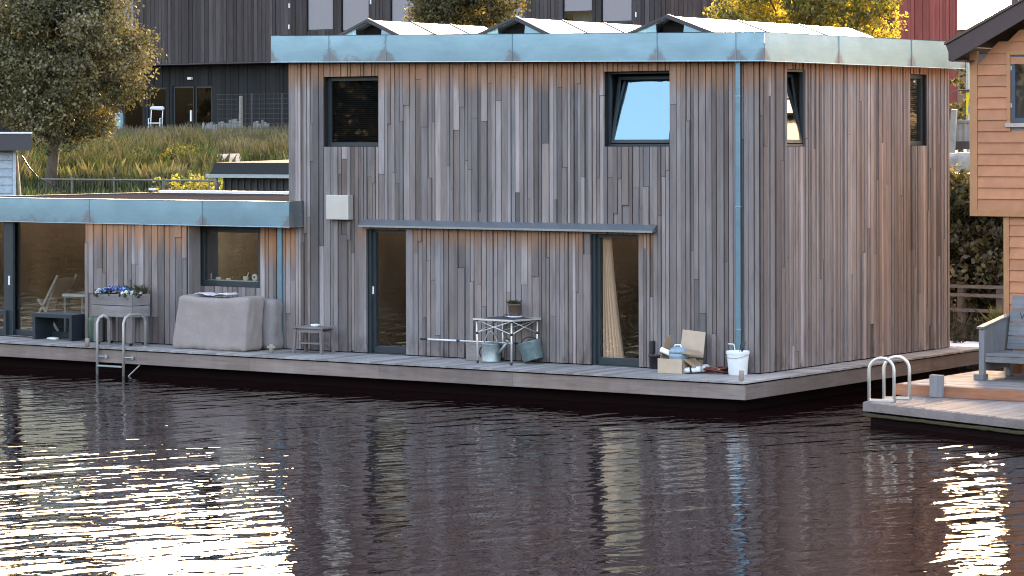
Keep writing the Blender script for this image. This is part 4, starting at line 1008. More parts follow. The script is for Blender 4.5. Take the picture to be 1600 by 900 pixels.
for i, (px, py, r_) in enumerate(rk):
    yk = 21.0; p = onY(px, py, yk); t = MB(); t.soft((0, 0, 0), (r_ * 1.3, r_, r_ * .9), r_ * .3, 6, .08, i * 3.3)
    o = t.build('rock', M['gravel'], smooth=True); o.location = p; o['group'] = 'rocks on the bank between the houses'; tag(o, 'pale rock in the heap above the grey walkway', 'rock')
pf = thing('picket_fence', 'grey upright picket fence behind the rocks in the gap', 'fence')
yq = 30.0; px = 1483
while px < 1530:
    mb = MB(); x = gx(px, yq); mb.box(x - .045, x + .045, yq, yq + .03, onY(px, 224, yq).z, onY(px, 187 + R.uniform(-1.5, 1.5), yq).z, tuple([R.uniform(.22, .32)] * 3)); mb.build('picket', M['tone'], pf); px += 4.4
mb = MB(); z = onY(1500, 190, yq).z; mb.box(gx(1480, yq), gx(1532, yq), yq - .04, yq - .003, z - .04, z + .02, (.2, .19, .18)); z = onY(1500, 222, yq).z; mb.box(gx(1480, yq), gx(1532, yq), yq - .04, yq - .003, z - .2, z + .02, (.06, .05, .05)); mb.build('rail', M['tone'], pf)
a, b = onY(1484, 206, yq - .5), onY(1491, 171, yq - .5); mb = MB(); mb.bar((a.x, yq - .5, terr(yq) - .3), (b.x, yq - .5, b.z), .16, .10, (.34, .32, .30)); tag(mb.build('leaning_post', M['tone'], bevel=.01), 'thick pale post leaning against the picket fence', 'post')
sp = thing('sign_post', 'slim pole carrying a yellow warning sign in the gap', 'sign', (gx(1512.5, 33), 33, terr(33)))
mb = MB(); mb.tube([(0, 0, -.3), (0, 0, onY(1512, 98, 33).z - terr(33))], .045, 10); mb.build('pole', M['galv'], sp)
zs0, zs1 = onY(1512, 180, 33).z - terr(33), onY(1512, 145, 33).z - terr(33)
wsg = .20
mb = MB(); mb.box(-.02, .36, -.075, -.055, zs0, zs1); sg = mb.build('sign_panel', M['yellow'], sp)
zm = lerp(zs0, zs1, .62); mb = MB(); mb.prism([(.06, -.0755, zm), (.28, -.0755, zm), (.17, -.0755, zm + .28)], (0, -.004, 0)); mb.build('warning_triangle', M['black'], sg)
mb = MB(); mb.prism([(.115, -.080, zm + .035), (.225, -.080, zm + .035), (.17, -.080, zm + .19)], (0, -.003, 0)); mb.build('triangle_face', M['yellow'], sg)
mb = MB(); mb.box(.05, .29, -.079, -.0755, lerp(zs0, zs1, .08), lerp(zs0, zs1, .40)); mb.build('blue_panel', M['signblue'], sg)
mb = MB()
for k in range(3): mb.box(.05, .29, -.079, -.0755, zm - .05 - k * .035, zm - .035 - k * .035)
mb.build('text_line', M['black'], sg)
mb = MB(); z = onY(1508, 142.5, 33).z - terr(33); mb.box(-.22, .30, -.15, .15, z, z + .045); mb.build('lamp_hood', M['slate'], sp, bevel=.01)

# ---- opposite shore trees, one far mass that is only ever seen mirrored
bl = []
for i in range(620):
    x = rg.uniform(-190, 150); bl.append((x, -97 + rg.normal() * 4, 2.4 + rg.random() * (11.5 + 2.4 * math.sin(x * .13) + 1.4 * math.sin(x * .51)), rg.uniform(1.8, 3.4), 1.8, rg.uniform(1.2, 2.2)))
o = leaves('opposite_hedge', bl, 130, .6, [tuple(c * .7 for c in q) for q in dk], None); stuff(o, 'dark hedge along the opposite shore, mirrored in the windows', 'hedge')


# ================================================================== THINGS ON THE DECKS
def dk_(px, py): p = onZ(px, py, DZ); return Vector((p.x, p.y, DZ + .003))
S90 = math.pi / 2
# dark stained bench and its partner at the frame edge
def waterfall_bench(name, label, p, w_, d, h, rz=0, cat='bench', group=None):
    t = thing(name, label, cat, p, rz, group); th = .075
    mb = MB(); mb.box(-w_ + th, -th, 0.002, d, h - th, h); mb.build('seat', M['navy'], t, bevel=.006)
    for x in (-w_, -th):
        mb = MB(); mb.box(x + .0, x + th, 0, d, 0, h); mb.build('leg', M['navy'], t, bevel=.006)
    return t
b0 = dk_(112, 533.5); bl_ = dk_(47, 530.5)
waterfall_bench('slab_bench', 'dark stained slab bench standing before the wide sliding window', b0, b0.x - bl_.x, .50, .50)
b1 = dk_(9, 525.5)
waterfall_bench('slab_bench', 'dark stained slab bench cut off by the left picture edge', Vector((b1.x, b1.y, b1.z)), 1.1, .42, .50)
# crumpled scraps of paper under the bench
for i, (px, py, l) in enumerate(((61, 529, 'small crumpled paper scrap under the left end of the slab bench'), (82, 530.5, 'larger torn paper lying under the middle of the slab bench'))):
    mb = MB(); mb.soft((0, 0, .018), (.16 + .1 * i, .10, .045), .02, 4, .02, i * 7.0); o = mb.build('paper_scrap', M['white']); o.location = dk_(px, py); tag(o, l, 'paper')
# green canister
p = dk_(151, 533); p = onY(151, 533, -.55); p.z = DZ + .003
t = thing('canister', 'round green plastic canister standing between slab bench and planter', 'canister', (p.x, -.55, p.z))
mb = MB(); mb.lathe([(.13, 0), (.155, .03), (.16, .15), (.16, .40), (.15, .46), (.10, .50), (.04, .515)], n=24); mb.build('body', M['green'], t, smooth=True)
mb = MB(); mb.lathe([(.04, .51), (.045, .515), (.045, .55), (.03, .56)], n=16); mb.build('cap', M['black'], t, smooth=True)
mb = MB(); mb.tube([(-.10, 0, .49), (-.09, 0, .56), (0, 0, .59), (.09, 0, .56), (.10, 0, .49)], .013, 8); mb.build('handle', M['green'], t, smooth=True)
# planter box on legs
pc = dk_(206, 541.5); pl = dk_(147, 538); pw = pc.x - pl.x + .02; pd = .50
t = thing('planter', 'raised grey plank planter on legs with blue and white flowers', 'planter', pc)
zb0 = .53; hP = .205
for k in range(2):
    for nm, bx_ in (('front', (-pw, 0, 0, .03)), ('back', (-pw, 0, pd - .03, pd)), ('left', (-pw, -pw + .03, .032, pd - .032)), ('right', (-.03, 0, .032, pd - .032))):
        q = R.uniform(.20, .26); mb = MB(); mb.box(bx_[0], bx_[1], bx_[2], bx_[3], zb0 + k * (hP + .012), zb0 + k * (hP + .012) + hP, (q * 1.08, q, q * .97)); mb.build('board', M['plank_x'] if nm in ('front', 'back') else M['plank_y'], t, bevel=.006)
for x, y in ((-pw + .09, .07), (-.09, .07), (-pw + .09, pd - .07), (-.09, pd - .07)):
    mb = MB(); mb.box(x - .07, x + .07, y - .05, y + .05, .05, zb0 + .30, (.19, .17, .165)); lg = mb.build('leg', M['plank_z'], t, bevel=.005)
    mb = MB(); mb.tube([(x - .02, y, .035), (x + .02, y, .035)], .035, 14); mb.build('castor', M['black'], lg, smooth=False)
mb = MB(); mb.box(-pw + .031, -.031, .031, pd - .031, zb0 + .02, zb0 + .36); mb.build('soil', M['earth'], t)
def flowers(name, label, base, cx, w_, d, h, cols, n, group=None):
    f = thing(name, label, 'flowers', base); leaves('foliage', [(cx + rg.uniform(-w_, w_), rg.uniform(-d, d), h * .35, .10, .08, .08) for k in range(14)], 2600, .05, [(.03, .055, .02), (.045, .075, .03)], f)
    P = []; mbx = MB()
    for k in range(n):
        x, y = cx + rg.uniform(-w_, w_), rg.uniform(-d, d); z = h * (.55 + .45 * rg.random()) * (1 - .35 * abs(x - cx) / w_); c = cols[rg.integers(len(cols))]; r = rg.uniform(.018, .030)
        nrm = Vector((rg.normal() * .4, -.6 + rg.normal() * .4, .5 + rg.random() * .5)).normalized(); a = nrm.orthogonal().normalized(); b = nrm.cross(a)
        for j in range(5):
            th = j * 1.2566; c0 = Vector((x, y, z)); e1 = a * math.cos(th) + b * math.sin(th); e2 = a * math.cos(th + .62) + b * math.sin(th + .62); e0 = a * math.cos(th - .62) + b * math.sin(th - .62)
            mbx.quad(c0, c0 + e0 * r * .8 + nrm * .004, c0 + e1 * r * 1.25 + nrm * .006, c0 + e2 * r * .8 + nrm * .004, c)
    mbx.build('petals', M['petal'], f)['kind'] = 'stuff'; return f
ps = pc + Vector((0, pd * .45, zb0 + .36))
flowers('blue_pansies', 'blue and dark violet pansies filling the middle of the planter', ps, -pw * .52, pw * .34, .20, .22, [(.02, .02, .10), (.03, .05, .30), (.10, .28, .62), (.25, .50, .80), (.03, .02, .08)], 150)
flowers('white_pansies', 'white pansies at the right corner of the planter', ps + Vector((0, -.06, 0)), -pw * .14, pw * .13, .18, .14, [(.80, .80, .72), (.70, .68, .52), (.85, .85, .82)], 55)
flowers('pale_pansies', 'pale white and lilac pansies at the left end of the planter', ps + Vector((0, -.06, 0)), -pw * .87, pw * .10, .18, .16, [(.75, .78, .80), (.35, .40, .60), (.80, .80, .76)], 40)
def tuft(name, label, base, n, h, spread, tones, cat='plant', mat=None, parent=None, r0=.04):
    V, T = [], []
    for k in range(n):
        a = rg.random() * 6.28; l = spread * rg.random(); r = r0 * math.sqrt(rg.random()); b = rg.random() * 6.28; hh = h * rg.uniform(.6, 1.1); w_ = .0045
        x, y = math.cos(b) * r, math.sin(b) * r; dx, dy = math.cos(a) * l, math.sin(a) * l; wx, wy = -math.sin(a) * w_, math.cos(a) * w_
        V += [(x - wx, y - wy, 0), (x + wx, y + wy, 0), (x + dx * .4 + wx, y + dy * .4 + wy, hh * .65), (x + dx, y + dy, hh)]; s = rg.uniform(.6, 1.3); T.append(tuple(c * s for c in tones[rg.integers(len(tones))]))
    V = np.array(V); o = lmesh(name, V, np.arange(len(V)).reshape(-1, 4), np.array(T), M['grass'], parent)
    if label: o.location = base; tag(o, label, cat)
    return o
tuft('grass_tuft', 'wispy green grass tuft at the back right corner of the planter', ps + Vector((-.16, .15, 0)), 130, .24, .24, [(.07, .06, .03), (.09, .08, .04), (.12, .09, .05)], r0=.14)

# swim ladder at the wing
t = thing('swim_ladder', 'steel swim ladder with two bent rails hooked over the deck edge below the planter', 'ladder', (0, 0, 0))
yl = -1.52
for px, pi in ((152, 172), (193, 214)):
    o_ = onY(px, 560, yl); x = o_.x; zt_ = onY(px + 10, 492, -1.3).z; inn = onZ(pi, 541, DZ)
    mb = MB(); xx = x
    iy = min(-.72, inn.y); ix = x + .03
    pts = [(x, yl, -.35), (x, yl, zt_ - .14), (x, yl + .05, zt_ - .05), (x + .005, yl + .16, zt_), (x + .02, iy - .14, zt_), (ix, iy - .03, zt_ - .06), (ix, iy, zt_ - .14), (ix, iy, DZ + .01)]
    mb.tube(pts, .027, 10); rl = mb.build('rail', M['steel'], t, smooth=True)
    mb = MB(); mb.lathe([(.06, 0), (.06, .012), (.03, .016)], (ix, iy, DZ + .002), 14); mb.build('foot_plate', M['steel'], rl)
    mb = MB(); mb.tube([(x, yl, .33), (x + .16, yl + .07, .33)], .014, 8); mb.tube([(x + .16, yl + .055, .33), (x + .16, -A_ - .003, .33)], .04, 10); mb.build('bracket', M['galv'], rl)
xa_, xb_ = onY(152, 560, yl).x, onY(193, 560, yl).x
for z in (.145, -.17):
    mb = MB(); mb.box(xa_ + .02, xb_ - .02, yl - .04, yl + .05, z, z + .03); mb.build('step', M['galv'], t, bevel=.005)
mb = MB(); mb.tube([(xb_ + .02, yl, -.08), (xb_ + .30, -A_ + .02, .20)], .013, 8); mb.build('stay', M['steel'], t)

# covered garden furniture
p = dk_(284, 540); p2 = dk_(424, 549); Lc = (onZ(404, 549, DZ).x - onZ(284, 540.5, DZ).x)
cx_ = onZ(344, 545, DZ).x; zt_ = onY(350, 463, -.85).z - DZ
def lean(p_):
    q = Vector(p_); k = (q.z + zt_ / 2) / zt_
    q.x += .10 * k * (1 if q.x < 0 else .25); q.z += -.035 * k * math.cos(q.x * 2.2) ; q.y += .05 * k
    return q
mb = MB(); mb.soft((0, 0, zt_ / 2), (1.78, .52, zt_), .09, 22, .026, 2.0, lean, crease=.016)
for i, v in enumerate(mb.v):
    if v[2] < .02: mb.v[i] = (v[0], v[1], .004)
o = mb.build('covered_lounger', M['cover'], smooth=True); o.location = (cx_ + .04, -.74, DZ); tag(o, 'large taupe fabric cover over folded garden furniture under the square window', 'furniture cover')
mb = MB(); x2 = onZ(436, 546, DZ).x; mb.soft((0, 0, zt_ * .475), (.95, .36, zt_ * .95), .12, 16, .03, 9.0, crease=.035)
for i, v in enumerate(mb.v):
    if v[2] < .02: mb.v[i] = (v[0], v[1], .004)
o = mb.build('covered_lounger', M['cover_back'], smooth=True); o.location = (x2 - .38, -.24, DZ); tag(o, 'smaller grey fabric cover partly hidden behind the large taupe one', 'furniture cover')
mb = MB(); N = 12
for i in range(N + 1):
    for j in range(5):
        u, v = i / N, j / 4; mb.v.append((-.40 + .80 * u, -.16 + .34 * v, .020 + .045 * abs(noise.noise(Vector((u * 5, v * 4, 2)))) + .02 * math.sin(u * 9)))
for i in range(N):
    for j in range(4): a = i * 5 + j; mb.face((a, a + 5, a + 6, a + 1))
o = mb.build('crumpled_sheet', M['cloth'], smooth=True); sx = onY(338, 458, -.65).x; o.location = (sx, -.66, DZ + zt_ + .0); md = o.modifiers.new('thick', 'SOLIDIFY'); md.thickness = .012; tag(o, 'crumpled white plastic sheet lying on top of the large taupe cover', 'sheet')
# mooring posts on the deck edge
def mpost(px, py, label, cross):
    p = dk_(px, py); t = thing('mooring_post', label, 'post', p, group='short mooring posts on the deck edge')
    mb = MB(); mb.lathe([(.040, 0), (.040, .14), (.034, .155)], n=14, col=(.5, .42, .36)); mb.build('stem', M['woodpost'], t, smooth=True)
    if cross: mb = MB(); mb.bar((-.085, 0, .105), (.085, 0, .105), .035, .035); mb.build('cross_bar', M['woodpost'], t)
mpost(136.5, 542, 'short pale mooring post on the deck edge left of the swim ladder', False)
mpost(424, 551.5, 'short cross shaped mooring post on the deck edge by the taupe cover', True)
mpost(1158.5, 594.5, 'short metal mooring post at the deck corner in front of the white bucket', False)
# stool with an ashtray
p = dk_(478, 549.5); t = thing('wooden_stool', 'small grey wooden stool with a low shelf against the wall', 'stool', (p.x + .35, -.50, DZ + .003))
mb = MB(); 
for k in range(4): q = R.uniform(.17, .22); mb.box(-.34, .34, -.20 + k * .10, -.105 + k * .10, .445, .475, (q * 1.05, q, q))
mb.build('seat', M['plank_x'], t, bevel=.004)
for x in (-.30, .30):
    for y in (-.16, .16):
        mb = MB(); mb.bar((x * 1.06, y * 1.08, 0), (x * .97, y * .95, .443), .05, .05, (.19, .17, .165), (0, 1, 0)); mb.build('leg', M['plank_z'], t, bevel=.004)
mb = MB(); mb.box(-.28, .28, -.155, -.13, .375, .442, (.2, .18, .17)); mb.box(-.28, .28, .13, .155, .375, .442, (.2, .18, .17)); mb.build('apron', M['plank_x'], t)
mb = MB()
for k in range(3): mb.box(-.27, .27, -.12 + k * .085, -.045 + k * .085, .17, .19, (.2, .18, .17))
mb.build('shelf', M['plank_x'], t)
mb = MB(); mb.lathe([(.045, 0), (.075, .008), (.085, .045), (.075, .045), (.065, .015), (.0, .012)], n=20, close=False); o = mb.build('ashtray', M['white'], smooth=True); o.location = (p.x + .30 + .10, -.52, DZ + .003 + .476); tag(o, 'small white ashtray standing on the wooden stool', 'ashtray')
p = dk_(550, 551); t = thing('feeding_bowl', 'dark bowl with pale contents on the deck left of the glass door', 'bowl', (p.x, p.y + .1, p.z))
mb = MB(); mb.lathe([(.10, 0), (.12, .01), (.10, .075), (.085, .075), (.08, .03), (0, .03)], n=20, close=False); mb.build('bowl', M['black'], t, smooth=True)
mb = MB(); mb.soft((0, 0, .075), (.15, .13, .05), .022, 4, .01); mb.build('contents', M['white'], t, smooth=True)

# wooden box, pole, watering can, folding table group
p = dk_(726, 563.5); q_ = dk_(752, 565); t = thing('wooden_box', 'low grey wooden box against the wall behind the watering can', 'box', (p.x, -.34, DZ + .003)); wB = max(.3, q_.x - p.x + .12); hB = .285
mb = MB(); mb.box(0, wB, 0, .02, 0, hB, (.24, .21, .20)); mb.box(0, wB, .26, .28, 0, hB, (.24, .21, .20)); mb.box(0, .02, .02, .26, 0, hB, (.22, .2, .19)); mb.box(wB - .02, wB, .02, .26, 0, hB, (.22, .2, .19)); mb.build('side', M['plank_x'], t)
mb = MB(); mb.box(-.01, wB + .01, -.01, .29, hB + .001, hB + .02, (.25, .22, .21)); mb.build('lid', M['plank_x'], t, bevel=.003)
zp = DZ + .003 + hB + .02 + .016; yp_ = -.20
t = thing('telescopic_pole', 'thin white telescopic pole lying level across the low wooden box', 'pole')
xs0 = [onY(q, 537, yp_).x for q in (657, 668, 716, 805)]; zz = [zp] * 4
mb = MB(); mb.tube([(xs0[1], yp_, zp), (xs0[2], yp_, zp)], .0155, 10); mb.build('tube', M['white'], t, smooth=True)
mb = MB(); mb.tube([(xs0[2], yp_, zp), (xs0[3], yp_, zp)], .0115, 10); mb.build('tube', M['white'], t, smooth=True)
mb = MB(); mb.tube([(xs0[0], yp_, zp), (xs0[1], yp_, zp)], .018, 10); mb.build('grip', M['black'], t, smooth=True)
mb = MB(); mb.tube([(xs0[2] - .03, yp_, zp), (xs0[2] + .03, yp_, zp)], .019, 10); mb.tube([(xs0[3] - .03, yp_, zp), (xs0[3] + .05, yp_, zp)], .018, 10); mb.build('clip', M['black'], t)
# zinc watering can
p = dk_(759, 566.5); t = thing('watering_can', 'upright zinc watering can with a hoop handle under the left end of the folding table', 'watering can', (p.x, p.y + .16, p.z))
mb = MB(); mb.lathe([(.165, 0), (.172, .012), (.165, .03), (.160, .30), (.166, .31), (.158, .325), (.05, .335)], n=28); mb.build('body', M['galv'], t, smooth=True)
mb = MB(); mb.tube([(-.155 + .31 * k / 10, 0, .31 + .21 * math.sin(math.pi * k / 10)) for k in range(11)], .012, 8); mb.build('hoop_handle', M['galv'], t, smooth=True)
mb = MB(); mb.tube([(-.155, -.03, .27), (-.21, -.03, .22), (-.225, -.03, .14), (-.19, -.03, .08), (-.155, -.03, .06)], .012, 8); mb.build('side_handle', M['black'], t, smooth=True)
mb = MB(); mb.tube([(.14, 0, .14), (.26, 0, .26), (.33, 0, .345)], [.035, .026, .02], 12); mb.tube([(.33, 0, .345), (.36, 0, .385)], [.02, .05], 12); mb.build('spout', M['galv'], t, smooth=True)
# tipped zinc tub
p = dk_(825, 569); t = thing('zinc_tub', 'tipped greenish zinc tub with a wire handle under the right end of the folding table', 'tub', (p.x, p.y + .17, p.z))
A90 = Matrix.Rotation(rad(-17), 3, 'Y')
def tilt(mb_): mb_.v = [tuple(A90 @ Vector(v)) for v in mb_.v]; lo = min(v[2] for v in mb_.v); mb_.v = [(v[0], v[1], v[2] - lo) for v in mb_.v]; return lo
mb = MB(); mb.lathe([(.165, 0), (.175, .01), (.20, .30), (.212, .315), (.205, .325), (.192, .31), (.165, .03), (0, .03)], n=28, close=False); lo = tilt(mb); mb.build('tub', M['galvgreen'], t, smooth=True)
mb = MB(); mb.tube([A90 @ Vector((-.205 + .41 * k / 12, -.02, .31 + .10 * math.sin(math.pi * k / 12))) - Vector((0, 0, lo)) for k in range(13)], .008, 6); mb.build('handle', M['black'], t, smooth=True)
# folding camping table
ctr = Vector((-4.70, -.44, DZ + .003)); rt = Matrix.Rotation(rad(-6), 3, 'Z')
t = thing('folding_table', 'folding camping table with a dark slatted top and thin pale crossed legs', 'table', ctr)
tops = [rt @ Vector((a * .435, b * .375, .755)) for a, b in ((-1, -1), (1, -1), (1, 1), (-1, 1))]
legs = [rt @ Vector((a * .38, b * .33, 0)) for a, b in ((-1, -1), (1, -1), (1, 1), (-1, 1))]
mb = MB(); NS = 9
for k in range(NS):
    a, b = k / NS + .006, (k + 1) / NS - .006; q0, q1 = tops[0].lerp(tops[3], a), tops[1].lerp(tops[2], a); q2, q3 = tops[1].lerp(tops[2], b), tops[0].lerp(tops[3], b); u = Vector((0, 0, .012))
    mb.hexa([q0, q1, q2, q3, q0 + u, q1 + u, q2 + u, q3 + u])
mb.build('tabletop', M['darkgrey'], t)
mb = MB()
for i in range(4): mb.bar(tops[i] + Vector((0, 0, 0)), tops[(i + 1) % 4], .022, .030)
mb.build('edge_frame', M['alu'], t)
ins = [tops[i].lerp(sum(tops, Vector()) / 4, .10) + Vector((0, 0, -.012)) for i in range(4)]
for i in range(4):
    mb = MB(); f = Vector((legs[i].x, legs[i].y, .02)); mb.tube([f, ins[i]], .0155, 10); lg = mb.build('leg', M['alu'], t, smooth=True)
    mb = MB(); d_ = (ins[i] - f).normalized(); mb.tube([f - d_ * .02, f + d_ * .03], .020, 10); mb.build('rubber_foot', M['black'], lg)
    k_ = f.lerp(ins[i], .69); mb = MB(); mb.tube([k_ - d_ * .02, k_ + d_ * .02], .024, 10); mb.build('joint', M['black'], lg)
    mb = MB(); mb.tube([ins[i] - d_ * .02, ins[i] + d_ * .012], .028, 10); mb.build('corner_joint', M['black'], lg)
for i in range(4):
    j = (i + 1) % 4; fi, fj = Vector((legs[i].x, legs[i].y, .02)).lerp(ins[i], .69), Vector((legs[j].x, legs[j].y, .02)).lerp(ins[j], .69)
    for a, b in ((fi, ins[j]), (fj, ins[i])):
        mb = MB(); mb.tube([a, b], .009, 8); mb.build('cross_strut', M['alu'], t, smooth=True)
# pot on the table
pt = ctr + rt @ Vector((.0, .20, .772)); t = thing('plant_pot', 'brown plant pot on a pale saucer at the back of the folding table', 'plant pot', pt)
mb = MB(); mb.lathe([(.11, 0), (.125, .006), (.13, .022), (.12, .022)], n=24); mb.build('saucer', M['white'], t, smooth=True)
mb = MB(); mb.lathe([(.092, .022), (.10, .03), (.112, .20), (.122, .205), (.122, .235), (.108, .235), (.10, .19)], n=24); mb.build('pot', M['pot'], t, smooth=True)
tuft('grass', None, None, 190, .10, .13, [(.035, .04, .015), (.06, .06, .025), (.10, .085, .045)], parent=t, r0=.09).location = (0, 0, .20)
p_ = ctr + rt @ Vector((-.20, .19, 0)); p_.z = DZ + .77; mb = MB(); mb.tube([(p_.x - .04, p_.y, p_.z), (p_.x - .03, p_.y, p_.z + .04), (p_.x + .04, p_.y, p_.z + .04), (p_.x + .05, p_.y, p_.z + .005)], .008, 8); tag(mb.build('door_grip', M['black'], smooth=True), 'small black bent handle lying left of the plant pot on the folding table', 'handle')

# ---- clutter by the corner
p = dk_(1019, 577); t = thing('plastic_pot', 'black plastic pot standing behind the left side of the cardboard box', 'pot', (p.x, p.y + .12, p.z))
mb = MB(); mb.lathe([(.095, 0), (.115, .20), (.125, .205), (.125, .225), (.105, .225), (.09, .02), (0, .02)], n=20, close=False); mb.build('pot', M['black'], t, smooth=True)
mb = MB(); mb.lathe([(.128, .2255), (.130, .235), (.10, .236)], n=20); mb.build('rim', M['pot'], t)
# open cardboard box: front face, its flaps folded out
pf_ = dk_(1028, 582.5); pg = dk_(1070, 584); wb = pg.x - pf_.x; db = .42; hb_ = .235; cb = Vector((pf_.x, pf_.y, DZ + .003))
t = thing('cardboard_box', 'open cardboard box full of odds and ends at the foot of the wall', 'cardboard box', cb)
th = .008
def panel(a, b, c, d, mat, nm): 
    n_ = ((b - a).cross(d - a)).normalized() * th; m2 = MB(); m2.hexa([a, b, c, d, a + n_, b + n_, c + n_, d + n_]); return m2.build(nm, mat, t)
V_ = lambda x, y, z: Vector((x, y, z))
panel(V_(0, 0, 0), V_(wb, 0, 0), V_(wb, 0, hb_), V_(0, 0, hb_), M['card'], 'front_panel')
panel(V_(0, db, 0), V_(wb, db, 0), V_(wb, db, hb_), V_(0, db, hb_), M['cardin'], 'back_panel')
panel(V_(0, .01, 0), V_(0, db - .01, 0), V_(0, db - .01, hb_), V_(0, .01, hb_), M['cardin'], 'side_panel')
panel(V_(wb, .01, 0), V_(wb, db - .01, 0), V_(wb, db - .01, hb_), V_(wb, .01, hb_), M['cardin'], 'side_panel')
panel(V_(0, 0, 0), V_(wb, 0, 0), V_(wb, db, 0), V_(0, db, 0), M['cardin'], 'base')
panel(V_(.17, db - .02, hb_ + .01), V_(wb + .16, db - .02, hb_ + .01), V_(wb + .16, db + .06, hb_ + .42), V_(.19, db + .06, hb_ + .45), M['card'], 'tall_flap')
panel(V_(-.02, .10, hb_), V_(-.02, db - .03, hb_), V_(-.01, db + .0, hb_ + .36), V_(-.01, .24, hb_ + .30), M['cardin'], 'left_flap')
panel(V_(wb + .01, .02, hb_), V_(wb + .01, db - .05, hb_), V_(wb + .20, db - .1, hb_ - .11), V_(wb + .20, .06, hb_ - .13), M['cardin'], 'right_flap')
bx0 = cb
# jug / helmet shaped enamel container
t = thing('enamel_jug', 'blue grey enamel jug with a round lid lying in the cardboard box', 'jug', bx0 + V_(wb * .58, db * .48, .10))
mb = MB(); mb.lathe([(.10, 0), (.135, .06), (.155, .16), (.158, .215), (.15, .22)], n=24); mb.build('body', M['slateblue'], t, smooth=True)
mb = MB(); mb.lathe([(.160, .222), (.150, .27), (.11, .31), (.04, .325)], n=24); mb.build('lid', M['slateblue'], t, smooth=True)
mb = MB(); mb.tube([(-.07, -.02, .30), (-.05, -.02, .35), (.05, -.02, .355), (.08, -.02, .30)], .014, 8); mb.build('handle', M['white'], t, smooth=True)
mb = MB(); mb.tube([(0, 0, 0), (.34, .05, -.13)], .045, 14); mb.tube([(-.006, 0, .003), (.0, 0, 0)], .030, 14, (.02, .02, .02)); o = mb.build('cardboard_tube', M['tubegrey'], smooth=False); o.location = bx0 + V_(-.02, .13, hb_ + .135); tag(o, 'grey cardboard roll sticking out of the box towards the left', 'tube')
mb = MB(); mb.prism([(0, 0, 0), (.34, -.02, -.02), (.44, .10, -.03), (.30, .20, .03), (.06, .15, .05)], (0, 0, .010)); o = mb.build('card_sheet', M['cardin']); o.location = bx0 + V_(wb * .66, .10, hb_ + .09); tag(o, 'loose bent sheet of brown card on top of the open box', 'card')
for i, (px, py, ln, col, lab) in enumerate(((1080, 578, .30, 'white', 'white plastic bottle lying right of the cardboard box'), (1093, 572, .30, 'cloth', 'crumpled pale wrapping paper beside the lying bottle'))):
    p = onY(px, py, -.62 if i == 0 else -.34); p.z = DZ + .003
    if i == 0:
        t = thing('bottle', lab, 'bottle', (p.x - .16, p.y, p.z + .05), .25)
        mb = MB(); mb.tube([(0, 0, 0), (.02, 0, 0), (.05, 0, .005), (.30, 0, .03)], [.024, .028, .044, .046], 14); mb.build('body', M['white'], t, smooth=True)
        mb = MB(); mb.tube([(-.035, 0, -.003), (-.001, 0, 0)], .030, 12); mb.build('cap', M['black'], t); mb = MB(); mb.tube([(.13, 0, .014), (.16, 0, .018)], .0475, 14); mb.build('band', M['black'], t)
    else:
        mb = MB(); mb.soft((0, 0, .07), (.36, .16, .14), .05, 6, .06, 4.4); o = mb.build('wrapping', M[col]); o.location = (p.x - .02, p.y, p.z); tag(o, lab, 'paper')
mb = MB(); mb.soft((0, 0, .10), (.30, .16, .20), .02, 4, .02, 1.1); o = mb.build('broken_carton', M['cardin']); p = onY(1084, 574, -.20); o.location = (p.x - .02, -.16, DZ + .003); tag(o, 'small torn brown carton wedged between box and wrapping paper', 'carton')
# coiled hose
p = onY(1119, 580, -.26); p.z = DZ + .003; pts = []
for k in range(150):
    a = k * .42; r = .19 + .05 * math.sin(k * .9) + .02 * math.sin(k * 2.3); pts.append((r * 1.15 * math.cos(a), r * .62 * math.sin(a), .018 + .075 * k / 150 + .012 * math.sin(k * 1.7)))
mb = MB(); mb.tube(pts, .014, 7); o = mb.build('coiled_hose', M['hose'], smooth=True); o.location = (p.x, -.27, p.z); tag(o, 'reddish brown hose coiled flat on the deck left of the white bucket', 'hose')
mb = MB(); mb.bar((0, 0, 0), (.30, -.03, -.04), .035, .02); o = mb.build('wood_stick', M['card']); p = onY(1102, 577, -.34); o.location = (p.x, -.34, DZ + .118); tag(o, 'pale wooden stick lying on the coiled hose', 'stick')
# white bucket with the stem growing out
p = onY(1153, 585, -.36); p.y = -.53; p.z = DZ + .003; t = thing('white_bucket', 'white plastic bucket with a rim and lid at the foot of the downpipe', 'bucket', (p.x, p.y + .17, p.z))
mb = MB(); mb.lathe([(.145, 0), (.152, .008), (.178, .34), (.190, .342), (.190, .385), (.184, .39), (.172, .388), (.165, .33), (0, .32)], n=32, close=False); mb.build('body', M['white'], t, smooth='auto')
mb = MB(); mb.tube([(.19 * math.cos(a), .19 * math.sin(a) , .335 - .055 * max(0, -math.sin(a))) for a in [math.pi + math.pi * k / 14 for k in range(15)]], .005, 6); mb.build('handle', M['steel'], t, smooth=True)
t2 = thing('stick_bundle', 'dark stems and a white tube standing in the white bucket', 'sticks', (p.x, p.y + .17, p.z + .325))
for a, b, r, m_ in (((.06, 0, 0), (.075, .02, .26), .010, 'stemgreen'), ((.05, .02, 0), (.13, .02, .22), .009, 'stemgreen'), ((.03, -.02, 0), (.06, -.02, .17), .007, 'black')):
    mb = MB(); mb.tube([a, Vector(a).lerp(Vector(b), .5) + V_(.008, 0, 0), b], r, 7); mb.build('stem', M[m_], t2, smooth=True)
mb = MB(); mb.tube([(-.06, .03, 0), (-.085, .03, .15), (-.10, .03, .165), (-.20, .03, .168)], .010, 8); mb.build('tube', M['white'], t2, smooth=True)

